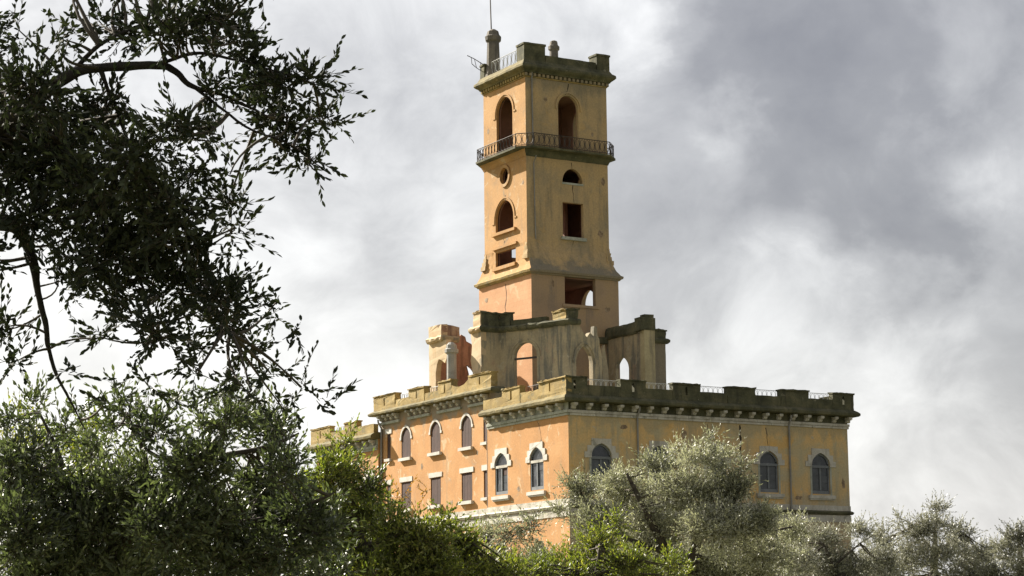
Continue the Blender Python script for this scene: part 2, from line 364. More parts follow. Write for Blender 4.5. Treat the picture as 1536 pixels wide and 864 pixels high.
def rect(s0, s1, z0, z1): return [(s0, z0), (s1, z0), (s1, z1), (s0, z1)]
def arch_top(sc_, h, zs, rise, n=8, p=.22):
    """points from right spring over the apex to the left spring; p = how pointed"""
    xs = [math.cos(math.pi*i/(2*n)) for i in range(n+1)]
    f = lambda x: rise*((1-p)*math.sqrt(max(0, 1-x*x))+p*(1-abs(x)))
    right = [(h*x, f(x)) for x in xs]
    return [(sc_+x, zs+z) for x, z in right]+[(sc_-x, zs+z) for x, z in right[::-1]][1:]
def arch(sc_, h, z0, zs, rise, n=8, p=.22):
    return [(sc_-h, z0), (sc_+h, z0)]+arch_top(sc_, h, zs, rise, n, p)
def circle(sc_, zc, rx, rz, n=20): return [(sc_+rx*math.cos(2*math.pi*i/n), zc+rz*math.sin(2*math.pi*i/n)) for i in range(n)]

def tag(o, label, cat, group=None, kind=None):
    if label: o['label'] = label
    if cat: o['category'] = cat
    if group: o['group'] = group
    if kind: o['kind'] = kind
    return o
def empty(name, loc):
    o = bpy.data.objects.new(name, None); COL.objects.link(o); o.location = loc; o.empty_display_size = 0.5
    return o
def part(mb, name, mat, parent, **kw):
    o = mb.build(name, mat, None, **kw)
    o.parent = parent
    if parent.type == 'EMPTY': o.matrix_parent_inverse = Matrix.Translation(-parent.location)
    return o
def share(src, name, parent, offset):
    c = src.copy(); COL.objects.link(c); c.name = name
    c.parent = parent
    if parent.type == 'EMPTY': c.matrix_parent_inverse = Matrix.Translation(-parent.location)
    c.location = offset
    return c

# ------------------------------------------------------------------ ground
def ground_z(x, y):
    d = (x-EYE[0])*math.sin(YAW)+(y-EYE[1])*math.cos(YAW)
    t = min(max((d-15)/125, 0), 1); h = 5.6*t*t*(3-2*t)
    return h+0.25*noise.noise(Vector((x*.05, y*.05, 0)))*min(1, max(0, d)/30)
def build_ground():
    xs = sorted(set([-3000, -1500, -800, -400, -250]+list(range(-180, 181, 6))+[250, 400, 800, 1500, 3000]))
    vs = [(x, y, ground_z(x, y)) for y in xs for x in xs]; n = len(xs)
    fs = [(j*n+i, j*n+i+1, (j+1)*n+i+1, (j+1)*n+i) for j in range(n-1) for i in range(n-1)]
    mb = MB(); mb.add(vs, fs); g = mb.build('ground', M['ground'], smooth=True); g['kind'] = 'structure'
build_ground()

# ------------------------------------------------------------------ the palace
BASE = 3.5
pal = empty('palace', (0, 0, 5.5))
tag(pal, 'long ochre palace with battlements and arched windows below the tall tower', 'building')
W_, L_ = 26.3, 44.0
mR, mA = mapV(-0.003), mapU(0.0)
mC = mapU(0.30)
CEN = (12.2, 31.4)

def pav_open(c, h=.90): return arch(c, h, 13.35, 15.72, 0.88)
RW = [2.85, 8.02, 13.2, 18.37, 23.47]
AW = [4.62, 10.02]
BWN = [33.0, 38.4]
CW = [16.12, 21.43, 26.72]
SL = [13.03, 29.95]
def cen_open(c): return arch(c, 0.86, 17.60, 19.36, 0.80)
def slit_open(c): return rect(c-.33, c+.33, 17.75, 19.85)
def low_open(c): return rect(c-.88, c+.88, 13.27, 15.50)
def lowslit_open(c): return rect(c-.33, c+.33, 13.35, 15.45)
GF = lambda c: arch(c, 0.95, 6.4, 8.6, 0.95)

part(MB().slab(mR, rect(0.003, W_, BASE, 19.9), 0, .5, [pav_open(c) for c in RW]+[GF(c) for c in RW]), 'wall', M['ochre_worn_lifted'], pal)
part(MB().slab(mA, rect(0, 12.2, BASE, 19.9), 0, .5, [pav_open(c, .98) for c in AW]+[GF(c) for c in AW]), 'wall', M['ochre'], pal)
part(MB().slab(mC, rect(12.203, 31.397, BASE, 21.9), 0, .5,
     [cen_open(c) for c in CW]+[slit_open(c) for c in SL]+[low_open(c) for c in CW]+[lowslit_open(c) for c in SL]+[GF(c) for c in CW]), 'wall', M['ochre'], pal)
part(MB().slab(mA, rect(31.4, 44.0, BASE, 19.9), 0, .5, [pav_open(c, .98) for c in BWN]+[GF(c) for c in BWN]), 'wall', M['ochre'], pal)
part(MB().slab(mapUo(W_-.003), rect(0.5, 44.0, BASE, 19.9), 0, .5, [pav_open(c) for c in (4, 12, 20, 28, 36)]), 'wall', M['ochre_worn_lifted'], pal)
part(MB().slab(mapVo(43.997), rect(.5, W_-.5, BASE, 19.9), 0, .5), 'wall', M['ochre_worn_lifted'], pal)
part(MB().box(.5, W_-.5, .5, 43.4, 19.95, 20.2), 'roof', M['greystone'], pal)
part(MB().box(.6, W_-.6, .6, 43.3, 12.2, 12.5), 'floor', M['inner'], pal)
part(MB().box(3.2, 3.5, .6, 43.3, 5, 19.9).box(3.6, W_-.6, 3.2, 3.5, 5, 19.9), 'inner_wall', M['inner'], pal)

# windows -----------------------------------------------------------
def pav_window(mp, c, hoodmat, transom, h=.90, seed=0):
    """pointed window: glazed sashes in a timber frame, stepped stone hood, sill; every window aged differently"""
    rg = random.Random(int(c*100)+7); e = .06 if transom else .0
    g = part(MB().slab(mp, arch(c, h+.03, 13.32, 15.72, .90), .17-e, .21-e), 'window', M['glass'], pal)
    d0, d1 = .09-e, .167-e
    for k in (-1, 1): part(MB().mbox(mp, c+k*(h-.07)-.065, c+k*(h-.07)+.065, 13.36, 15.41, d0, d1), 'frame', M['frame'], g)
    part(MB().mbox(mp, c-h+.14, c+h-.14, 13.36, 13.60+rg.uniform(0, .05), d0, d1), 'frame', M['frame'], g)
    part(MB().slab(mp, arch_top(c, h-.005, 15.74, .85)+arch_top(c, h-.14, 15.74, .70)[::-1], d0, d1), 'frame', M['frame'], g)
    part(MB().mbox(mp, c-.07, c+.07, 13.66, 15.40, d0-.01, d1), 'mullion', M['frame'], g)
    part(MB().mbox(mp, c-h+.015, c+h-.015, 15.415, 15.62, d0-.05, d1), 'transom', M['white'] if transom else M['frame'], g)
    for k in (-1, 1):                       # leaded panes: uneven, some missing or boarded
        for q in range(3):
            x0, x1 = sorted((c+k*.085, c+k*(h-.15))); z0 = 13.67+.58*q
            r_ = rg.random()
            if r_ < .30: continue
            part(MB().mbox(mp, x0+.01, x1-.01, z0, z0+.54, d1-.02+rg.uniform(0, .008), d1), 'pane', M['glass_dusty'] if r_ < .85 or not transom else M['wood'], g)
    part(MB().slab(mp, [(c+h+.60, 15.50), (c+h+.60, 15.93), (c+h+.34, 15.94), (c+h+.33, 16.42), (c+h-.02, 16.43), (c+h-.03, 16.95),
                        (c-h+.03, 16.95), (c-h+.02, 16.43), (c-h-.33, 16.42), (c-h-.34, 15.94), (c-h-.60, 15.93), (c-h-.60, 15.50), (c-h, 15.50)]
                   + arch_top(c, h, 15.72, .88)[::-1]+[(c+h, 15.50)], -.07, .05, step=.4), 'hood', hoodmat, g, rough=.022)
    part(MB().mbox(mp, c-1.3, c+1.3, 12.98, 13.24, -.20, .085-e).mbox(mp, c-1.22, c+1.22, 12.86, 12.978, -.12, .02), 'sill', hoodmat, g, rough=.015)
    for k in (() if transom else (-1, 1)): part(MB().mbox(mp, c+k*(h+.0825)-.0775, c+k*(h+.0825)+.0775, 13.245, 15.495, -.03, .04), 'jamb', M['greystone'], g)
    return g
for c in RW: pav_window(mR, c, M['white'], False)
for c in AW+BWN: pav_window(mA, c, M['white2'], True, .98)
def cen_window(c):
    rg = random.Random(int(c*10))
    g = part(MB().slab(mC, arch(c, .89, 17.57, 19.36, .82), .07, .12), 'window', M['wood'], pal)
    for k in (-1, 1):
        for j in range(3):
            x = c+k*(.12+.25*j)
            part(MB().mbox(mC, x-.115, x+.115, 17.63, 19.36 + (.62, .50, .22)[j], .035+rg.uniform(0, .012), .068), 'board', M['wood'], g)
    part(MB().slab(mC, [(c+1.14, 19.12), (c+1.14, 19.34), (c+1.06, 19.34)]+arch_top(c, 1.04, 19.38, .99)+[(c-1.06, 19.34), (c-1.14, 19.34), (c-1.14, 19.12), (c-.86, 19.12)]
                   + arch_top(c, .86, 19.36, .80)[::-1]+[(c+.86, 19.12)], -.06, .03), 'hood', M['white2'], g, rough=.015)
    part(MB().mbox(mC, c-1.08, c+1.08, 17.32, 17.57, -.24, .03), 'sill', M['white2'], g, rough=.015)
    g = part(MB().mbox(mC, c-.90, c+.90, 13.24, 15.53, .07, .12), 'window', M['wood'], pal)
    for k in (-1, 1):
        for j in range(3):
            x = c+k*(.13+.26*j)
            part(MB().mbox(mC, x-.12, x+.12, 13.3, 15.46-rg.choice((0, 0, .03)), .035+rg.uniform(0, .012), .068), 'board', M['wood'], g)
    part(MB().mbox(mC, c-1.15, c+1.15, 15.53, 15.93, -.06, .03), 'lintel', M['white2'], g, rough=.015)
    part(MB().mbox(mC, c-1.08, c+1.08, 12.97, 13.24, -.24, .03), 'sill', M['white2'], g, rough=.015)
for c in CW: cen_window(c)
for c in SL:
    for z0, z1 in ((17.75, 19.85), (13.35, 15.45)):
        g = part(MB().mbox(mC, c-.35, c+.35, z0-.02, z1+.02, .05, .11), 'window', M['wood'], pal)
        part(MB().mbox(mC, c-.58, c+.58, z1+.03, z1+.46, -.06, .04), 'lintel', M['white2'], g, rough=.012)
        part(MB().mbox(mC, c-.50, c+.50, z0-.26, z0-.03, -.22, .04), 'sill', M['white2'], g, rough=.012)
for mp, cs in ((mR, RW), (mA, AW+BWN), (mC, CW)):
    for c in cs: part(MB().slab(mp, arch(c, .98, 6.38, 8.6, .97), .3, .35), 'window', M['glass'], pal)

# string courses ------------------------------------------------------
def course(path, prof, mats, name, rough=.02, step=.5):
    for mb, mt in zip(sweep(path, prof, step), mats): part(mb, name, mt, pal, rough=rough)
loop = [(0, 44), (0, 31.4), (.3, 31.4), (.3, 12.2), (0, 12.2), (0, 0), (W_, 0), (W_, 44)]
mats = [M['white']]*7
course(loop, [(-.1, 12.05), (.05, 12.05), (.05, 12.45), (-.1, 12.45)], mats, 'string_course')
course(loop, [(-.1, 11.72), (.16, 11.75), (.24, 11.92), (.10, 12.04), (-.1, 12.04)], [M['white']]*5+[M['moss']]*2, 'string_course')
course(loop, [(-.1, 11.15), (.06, 11.15), (.06, 11.70), (-.1, 11.70)], mats, 'string_course')

# white band of blocks below the brackets ------------------------------
rng = random.Random(3)
def band(mp, s0, s1, z0, z1, d, mat):
    s = s0
    while s < s1-.05:
        w = rng.uniform(.9, 1.5); e = min(s+w, s1)
        if s1-e < .4: e = s1
        dd = d+rng.uniform(-.015, .015)
        part(MB().mbox(mp, s+.012, e-.012, z0+rng.uniform(0, .015), z1, -dd, .05), 'band_block', mat, pal, rough=.008)
        s = e
band(mR, .06, W_+.1, 18.60, 18.78, .10, M['white']); band(mR, -.13, W_+.14, 18.79, 19.0, .16, M['white'])
band(mA, -.10, 12.1, 18.60, 18.78, .10, M['greystone']); band(mA, -.15, 12.15, 18.79, 19.0, .163, M['greystone'])
band(mA, 31.5, 44.1, 18.60, 18.78, .10, M['greystone']); band(mA, 31.45, 44.15, 18.79, 19.0, .163, M['greystone'])

part(MB().mbox(mR, .02, W_, 19.005, 19.56, -.03, .02), 'frieze', M['moss'], pal); part(MB().mbox(mA, -.02, 12.15, 19.005, 19.56, -.03, .02), 'frieze', M['greystone'], pal)  # stained strips whose dark colour also deepens the shade between the brackets
part(MB().mbox(mA, 31.45, 44.0, 19.005, 19.56, -.03, .02), 'frieze', M['greystone'], pal)
# brackets ----------------------------------------------------------
def bracket(name, mp, s, z, mat, parent, src=None):
    if src is None:
        mb = MB()
        mb.mbox(mp, s-.16, s+.16, z+.31, z+.49, -.58, .04)
        mb.mbox(mp, s-.13, s+.13, z+.25, z+.307, -.50, .04)
        mb.slab((lambda a, b, c: mp(s-.16+c, b, a)), [(.04, z+.04), (-.20, z+.04), (-.30, z+.13), (-.30, z+.247), (.04, z+.247)], 0, .32)
        return part(mb, name, mat, parent, rough=.01)
br0 = None
for k in range(20):
    u = .35+1.36*k
    if br0 is None: br0 = bracket('bracket', mR, u, 19.03, M['white'], pal); b_u = u
    else: share(br0, 'bracket', pal, (u-b_u+rng.uniform(-.04, .04), rng.uniform(-.03, .04), rng.uniform(-.015, .0)))
bl0 = None
for v in [.75+1.37*k for k in range(9)]+[32.0+1.37*k for k in range(9)]:
    if bl0 is None: bl0 = bracket('bracket', mA, v, 19.03, M['white'], pal); b_v = v
    else: share(bl0, 'bracket', pal, (rng.uniform(-.02, .05), v-b_v+rng.uniform(-.04, .04), rng.uniform(-.015, 0)))
bc0 = None
for g0, g1 in ((31.3, 27.9), (26.0, 22.4), (20.8, 17.0), (15.5, 12.45)):
    n = 4
    part(MB().mbox(mC, g1-.15, g0+.1, 20.72, 20.93, -.2, .05), 'corbel_strip', M['greystone'], pal, rough=.012)
    for j in range(n):
        v = g1+.25+(g0-g1-.5)*j/(n-1)
        if bc0 is None: bc0 = bracket('bracket', mC, v, 21.0, M['white'], pal); b_c = v
        else: share(bc0, 'bracket', pal, (0, v-b_c, 0))

# cornices ----------------------------------------------------------
CPROF = lambda z: [(-.4, z-.03), (.66, z-.03), (.77, z+.05), (.79, z+.24), (.66, z+.36), (.47, z+.50), (-.4, z+.52)]
c1 = sweep([(0, 12.3), (0, 0), (W_, 0), (W_, 44)], CPROF(19.60), .45)
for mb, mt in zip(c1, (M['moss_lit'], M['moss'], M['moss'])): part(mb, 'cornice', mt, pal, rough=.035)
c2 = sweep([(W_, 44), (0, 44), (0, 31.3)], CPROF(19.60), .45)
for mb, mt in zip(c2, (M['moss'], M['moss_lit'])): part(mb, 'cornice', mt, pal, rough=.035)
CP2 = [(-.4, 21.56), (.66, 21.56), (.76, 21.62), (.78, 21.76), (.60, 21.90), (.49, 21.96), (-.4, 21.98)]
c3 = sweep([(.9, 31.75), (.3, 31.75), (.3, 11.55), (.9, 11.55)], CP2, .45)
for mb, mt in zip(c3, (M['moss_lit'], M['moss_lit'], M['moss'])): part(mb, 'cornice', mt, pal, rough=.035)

# battlements -------------------------------------------------------
def merlon(mp, s0, s1, z0, z1, mat, slot=True, t=.50, d0=-.42, slots=None, jag=0):
    mid = (s0+s1)/2; zc = z1-.62; z1 += rng.uniform(-.05, .04)
    hs = [rect(q-.10, q+.10, zc-.33, zc+.30) for q in (slots if slots is not None else [mid])] if slot else []
    m = part(MB().slab(mp, rect(s0, s1, z0, z1-.12), d0, d0+t, hs, step=.22), 'merlon', mat, pal, rough=.045, freq=2.6)
    part(MB().slab(mp, rect(s0-.05, s1+.05, z1-.117, z1), d0-.06, d0+t+.06, step=.2), 'coping', mat, m, rough=.06, freq=3.0)
    return m
def lowwall(mp, s0, s1, z0, z1, mat, t=.46, d0=-.40):
    part(MB().slab(mp, rect(s0, s1, z0, z1), d0, d0+t, step=.35), 'parapet', mat, pal, rough=.03, freq=2.0)
def railing(mp, s0, s1, z0, z1, mat, parent, d=.0, step=.22, r=.022, ornate=True, name='railing'):
    mb = MB(); P = lambda s, z: mp(s, z, d)
    mb.tube([P(s0, z1), P(s1, z1)], r*1.2, 4); mb.tube([P(s0, z0+.08), P(s1, z0+.08)], r, 4)
    n = max(2, int(abs(s1-s0)/step))
    for i in range(n+1):
        s = s0+(s1-s0)*i/n
        mb.tube([P(s, z0), P(s, z1)], r*.8, 4)
        if ornate and i < n:
            c = s+(s1-s0)/n/2; h = (z1-z0)
            w = abs(s1-s0)/n*.42
            mb.tube([P(c+w*math.cos(a*math.pi/4), z0+.08+(h-.08)*(.5+.42*math.sin(a*math.pi/4))) for a in range(9)], r*.75, 4, cap=False)
    return part(mb, name, mat, parent)

ZB = 20.10
RM = [(1.46, 4.40), (6.70, 9.16), (11.72, 14.28), (16.95, 19.43), (22.2, 24.6)]        # gaps
edges = [-.42, 1.46, 4.40, 6.70, 9.16, 11.72, 14.28, 16.95, 19.43, 22.2, 24.6, W_+.42]
for i in range(0, 12, 2):
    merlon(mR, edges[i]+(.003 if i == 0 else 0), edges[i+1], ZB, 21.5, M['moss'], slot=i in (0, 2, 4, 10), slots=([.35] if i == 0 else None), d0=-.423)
for a, b in RM:
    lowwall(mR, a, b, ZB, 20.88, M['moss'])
    railing(mR, a-.1, b+.1, 20.7, 21.42, M['palemetal'], pal, d=.35, step=.42, r=.02)
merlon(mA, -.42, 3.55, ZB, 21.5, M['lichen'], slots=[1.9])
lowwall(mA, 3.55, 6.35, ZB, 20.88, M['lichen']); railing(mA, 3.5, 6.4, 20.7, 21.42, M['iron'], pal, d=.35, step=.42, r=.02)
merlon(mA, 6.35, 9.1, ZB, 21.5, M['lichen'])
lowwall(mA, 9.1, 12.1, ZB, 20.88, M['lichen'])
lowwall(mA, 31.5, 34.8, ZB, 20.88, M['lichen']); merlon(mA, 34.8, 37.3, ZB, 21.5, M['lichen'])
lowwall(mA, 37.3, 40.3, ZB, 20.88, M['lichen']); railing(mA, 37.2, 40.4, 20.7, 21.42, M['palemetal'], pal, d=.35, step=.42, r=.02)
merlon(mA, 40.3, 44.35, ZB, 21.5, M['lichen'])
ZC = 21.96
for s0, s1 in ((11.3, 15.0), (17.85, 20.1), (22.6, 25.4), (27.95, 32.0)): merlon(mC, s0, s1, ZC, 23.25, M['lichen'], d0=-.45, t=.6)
for k, (a, b) in enumerate(((15.0, 17.85), (20.1, 22.6), (25.4, 27.95))):
    if k == 0:
        o = [(a, ZC), (b, ZC)]+[(b-(b-a)*t, 22.52+.55*(abs(t-.45)*1.6)**2.2) for t in [i/10 for i in range(11)]]
        part(MB().slab(mC, o, -.43, .1), 'parapet', M['lichen'], pal, rough=.03)
    else:
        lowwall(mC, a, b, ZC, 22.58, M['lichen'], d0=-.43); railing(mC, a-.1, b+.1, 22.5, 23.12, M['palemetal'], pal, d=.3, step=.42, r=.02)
# right and rear battlements, seen edge-on from the front
mRo = mapUo(W_)
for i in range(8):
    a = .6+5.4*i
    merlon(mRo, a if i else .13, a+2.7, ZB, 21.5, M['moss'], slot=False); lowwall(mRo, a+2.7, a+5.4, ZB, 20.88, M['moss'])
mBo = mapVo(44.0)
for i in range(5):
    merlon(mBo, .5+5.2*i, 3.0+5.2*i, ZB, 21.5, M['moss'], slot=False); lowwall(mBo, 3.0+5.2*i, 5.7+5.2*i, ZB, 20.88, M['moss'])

# downpipes, stains, cracks -----------------------------------------
def pipe(mp, s, z0, z1, d, mat=M['pipe'], r=.075):
    mb = MB(); mb.tube([mp(s, z1, -.45), mp(s, z1-.25, -.42), mp(s, z1-.75, d), mp(s, (z0+z1)/2, d-.01), mp(s, z0, d)], r, 8)
    o = part(mb, 'downpipe', mat, pal)
    for z in (z0+2.0, z0+4.6, z0+7.2): part(MB().lathe(*mp(s, 0, d)[:2], [(r*1.5, z), (r*1.5, z+.12)], 8), 'pipe_bracket', mat, o)
pipe(mR, 6.07, 5.0, 19.45, -.12); pipe(mR, 20.37, 5.0, 19.45, -.12)
pipe(mC, 12.45, 5.0, 19.7, -.12, r=.085); pipe(mC, 31.15, 5.0, 21.2, -.12, r=.085)
def crack(mp, pts, w, parent, name='crack', seed=1):
    rg = random.Random(seed); P = []
    for a, b in zip(pts[:-1], pts[1:]):
        n = max(2, int(math.hypot(b[0]-a[0], b[1]-a[1])/.22))
        for i in range(n): P.append((a[0]+(b[0]-a[0])*i/n+rg.uniform(-.05, .05), a[1]+(b[1]-a[1])*i/n+rg.uniform(-.03, .03)))
    P.append(pts[-1])
    L, Rr = [], []
    for i, p in enumerate(P):
        q = w*(.35+.65*rg.random())*(1-.6*i/len(P))*.5
        L.append((p[0]-q, p[1]-q*.4)); Rr.append((p[0]+q, p[1]+q*.4))
    n = len(P); mb = MB()
    mb.add([mp(a, b, -.006) for a, b in L+Rr], [(i, i+1, n+i+1, n+i) for i in range(n-1)])
    part(mb, name, M['crack'], parent)
crack(mA, [(4.4, 18.5), (4.05, 17.8), (3.9, 17.1), (4.2, 16.9)], .10, pal, seed=2)
crack(mR, [(18.2, 18.4), (18.3, 17.6), (18.35, 17.0)], .09, pal, seed=3)
crack(mR, [(12.6, 18.5), (12.7, 17.6), (12.65, 17.0)], .13, pal, seed=4)
crack(mR, [(15.65, 18.5), (15.7, 17.0), (15.66, 15.0), (15.7, 13.0)], .22, pal, seed=5)  # dark vertical stain streak, drawn with the crack ribbon

# free-standing flue on the flat roof
part(MB().lathe(1.2+.2, 20.6, [(.44, 20.2), (.41, 25.75), (.58, 25.85), (.60, 26.12), (.46, 26.22), (.44, 26.5), (.22, 26.72), (.05, 26.75)], 10), 'chimney', M['column'], pal, rough=.01)

# ------------------------------------------------------------------ the tower
tow = empty('tower', (11.3, 21.4, 20.2))
tag(tow, 'tall square ochre tower with iron balcony rising above the palace roof', 'tower')
TU0, TU1, TV0, TV1 = 7.2, 15.4, 17.84, 25.1
tL, tF, tR, tB = mapU(TU0), mapV(TV0-.003), mapUo(TU1), mapVo(TV1)
def tower_holes_L():
    return [arch(21.45, 1.38, 43.6, 47.25, 1.42, p=.05), circle(21.46, 41.66, .72, .72, 24), arch(21.62, 1.52, 36.9, 37.95, 1.62, p=.05), rect(19.75, 23.2, 33.86, 35.15)]
def tower_holes_F():
    return [arch(11.46, 1.02, 43.6, 47.4, 1.08, p=.05), arch(11.8, 1.02, 40.8, 40.85, 1.2, p=.05), rect(10.76, 12.84, 36.08, 39.06)]
part(MB().slab(tL, rect(TV0, TV1, 33.0, 49.62), 0, .22, tower_holes_L()), 'wall', M['tower_lit'], tow)
part(MB().slab(tF, rect(TU0+.003, TU1, 33.0, 49.62), 0, .34, tower_holes_F()), 'wall', M['tower_worn_lifted'], tow)
part(MB().slab(tR, rect(TV0+.34, TV1, 33.0, 49.62), .003, .34, [arch(21.45, 1.38, 43.6, 47.25, 1.42, p=.05), circle(21.46, 41.66, .7, .7, 16), rect(20, 23, 34.4, 35.6)]), 'wall', M['tower_worn_lifted'], tow)
part(MB().slab(tB, rect(TU0+.34, TU1-.34, 33.0, 49.62), .003, .34, [arch(11.3, 1.02, 43.6, 47.4, 1.08, p=.05), rect(10.1, 12.2, 36.9, 39.6), rect(9.7, 12.9, 34.35, 36.2)]), 'wall', M['tower_worn_lifted'], tow)
for mp, a, b, hs in ((tL, TV0+.42, TV1-.42, tower_holes_L()), (tF, TU0+.42, TU1-.42, tower_holes_F()),
                     (tR, TV0+.42, TV1-.42, [arch(21.45, 1.38, 43.6, 47.25, 1.42, p=.05), circle(21.46, 41.66, .7, .7, 16), rect(20, 23, 34.4, 35.6)]),
                     (tB, TU0+.42, TU1-.42, [arch(11.3, 1.02, 43.6, 47.4, 1.08, p=.05), rect(10.1, 12.2, 36.9, 39.6), rect(9.7, 12.9, 34.35, 36.2)])):
    part(MB().slab(mp, rect(a, b, 33.25, 49.28), .345, .41, hs), 'dark_lining', M['inner'], tow)  # dark sheets added behind the walls to darken the openings
for z in (43.0, 40.2, 33.1): part(MB().box(TU0+.36, TU1-.36, TV0+.36, TV1-.36, z-.12, z+.12), 'floor', M['inner'], tow)  # floor slabs added to keep the tower interior dark
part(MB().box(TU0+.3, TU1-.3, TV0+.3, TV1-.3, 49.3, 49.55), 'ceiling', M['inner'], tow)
# stair core inside, so the openings look onto something
part(MB().box(12.9, 13.2, 21.0, 24.7, 33.3, 40.0), 'inner_wall', M['inner'], tow)
# lower stage
LU0, LU1, LV0, LV1 = 7.08, 15.75, 17.02, 25.95
lL, lF, lR, lB = mapU(LU0), mapV(LV0-.003), mapUo(LU1), mapVo(LV1)
part(MB().slab(lL, rect(LV0, LV1, 20.2, 32.6), 0, .4, [arch(21.5, 1.1, 20.3, 23.6, 1.1)]), 'wall', M['tower_pink'], tow)
part(MB().slab(lF, rect(LU0+.003, LU1, 20.2, 32.6), 0, .4, [rect(10.35, 13.42, 30.12, 32.47)]), 'wall', M['tower_base'], tow)
part(MB().slab(lR, rect(LV0+.4, LV1, 20.2, 32.6), .003, .4, [arch(21.1, 1.25, 30.35, 31.1, 1.3, p=.05)]), 'wall', M['tower_base'], tow)
part(MB().slab(lB, rect(LU0+.4, LU1-.4, 20.2, 32.6), .003, .4, [rect(10.5, 12.5, 30.3, 32.3)]), 'wall', M['tower_base'], tow)
part(MB().box(LU0+.42, LU1-.42, LV0+.42, LV1-.42, 29.9, 30.1), 'floor', M['inner'], tow)
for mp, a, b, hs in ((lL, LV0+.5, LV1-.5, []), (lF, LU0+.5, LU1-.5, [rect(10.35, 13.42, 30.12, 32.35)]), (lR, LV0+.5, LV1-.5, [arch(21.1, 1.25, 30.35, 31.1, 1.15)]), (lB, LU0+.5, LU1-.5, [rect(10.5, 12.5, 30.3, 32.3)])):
    part(MB().slab(mp, rect(a, b, 30.105, 32.5), .405, .46, hs), 'dark_lining', M['inner'], tow)  # same dark sheets added inside the lower stage to darken its opening
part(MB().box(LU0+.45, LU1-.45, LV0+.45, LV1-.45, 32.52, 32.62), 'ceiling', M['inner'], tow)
# moulding and flared skirt between the stages
box_path = lambda a, b, c, d: [(a, d), (a, c), (b, c), (b, d)]
for k, mb in enumerate(sweep(box_path(LU0, LU1, LV0, LV1), [(-.3, 32.45), (.10, 32.45), (.16, 32.56), (.30, 32.62), (.34, 32.80), (.22, 32.88), (-.3, 32.92)], .5, closed=True)):
    part(mb, 'moulding', (M['lichen'], M['tower_worn_lifted'], M['moss'], M['moss'])[k], tow, rough=.025)
def skirt():
    prof = [(.22, 32.86), (.06, 33.35), (-.10, 33.9), (-.28, 34.5), (-.48, 35.0), (-.60, 35.35), (-.9, 35.4)]
    res = [MB() for _ in range(4)]
    def ring(t):
        o, z = prof[t]
        f = min(1, max(0, (z-32.86)/2.5))
        a0, a1, b0, b1 = LU0-o*.7*(1-f)-0.0, LU1+o*.8*(1-f), LV0-o*(1-f), LV1+o*(1-f)
        g = f**.75
        a0 = a0+(TU0-.03-LU0)*g; a1 = a1+(TU1+.03-LU1)*g; b0 = b0+(TV0-.03-LV0)*g; b1 = b1+(TV1+.03-LV1)*g
        return [(a0, b1, z), (a0, b0, z), (a1, b0, z), (a1, b1, z)]
    R_ = [ring(t) for t in range(len(prof)-1)]
    for k in range(4):
        mb = res[k]; m = 10
        for r_ in R_:
            a, b = r_[k], r_[(k+1) % 4]
            for j in range(m+1): mb.v.append(tuple(a[i]+(b[i]-a[i])*j/m for i in range(3)))
        for r_ in range(len(R_)-1):
            for j in range(m):
                p = r_*(m+1)+j; mb.f.append((p, p+1, p+m+2, p+m+1))
    # the left face keeps its window: leave the skirt below it only
    return res
SK = skirt()
for k, mb in enumerate(SK):
    if k == 0:      # low opening on the lit side cuts the flare
        keep = []
        for f in mb.f:
            ys = [mb.v[i][1] for i in f]; zs = [mb.v[i][2] for i in f]
            if min(ys) > 19.0 and max(ys) < 24.0 and max(zs) > 33.95: continue
            keep.append(f)
        mb.f = keep
    part(mb, 'skirt', (M['tower_lit'], M['tower_worn_lifted'], M['tower_worn_lifted'], M['tower_worn_lifted'])[k], tow, rough=.02)
for cx, cy, sx, sy in ((TU0, TV0, -1, -1), (TU1, TV0, 1, -1), (TU0, TV1, -1, 1)):
    mb = MB()
    for z, w, o in ((35.30, .30, .05), (34.98, .36, .13), (34.62, .40, .24), (34.25, .42, .36)):
        x0, x1 = sorted((cx+sx*o*.6, cx-sx*w)); y0, y1 = sorted((cy+sy*o, cy-sy*w))
        mb.box(x0, x1, y0, y1, z-.36, z)
    part(mb, 'corner_console', M['tower_worn_lifted'], tow, rough=.05, freq=3)
# balcony
def cham(o, c):
    a0, a1, b0, b1 = TU0-o, TU1+o, TV0-o, TV1+o
    return [(a0, b1-c), (a0, b0+c), (a0+c, b0), (a1-c, b0), (a1, b0+c), (a1, b1-c), (a1-c, b1), (a0+c, b1)]
zfl = 43.30
bal = part(MB().slab(lambda s, z, d: (s, z, zfl+d), cham(.95, 1.15), 0, .17), 'balcony', M['moss'], tow, rough=.012)
for k, mb in enumerate(sweep(box_path(TU0, TU1, TV0, TV1), [(-.1, 42.72), (.04, 42.72), (.08, 42.85), (.20, 43.08), (.26, 43.297), (-.1, 43.297)], .5, closed=True)):
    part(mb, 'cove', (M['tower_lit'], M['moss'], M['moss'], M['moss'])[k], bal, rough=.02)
P8 = cham(.84, 1.12)
for i in range(8):
    a, b = P8[i], P8[(i+1) % 8]; Ls = math.hypot(b[0]-a[0], b[1]-a[1])
    railing(mapS(a, b), 0.02, Ls-.02, zfl+.2, zfl+1.28, M['iron'], bal, step=.50, r=.034)
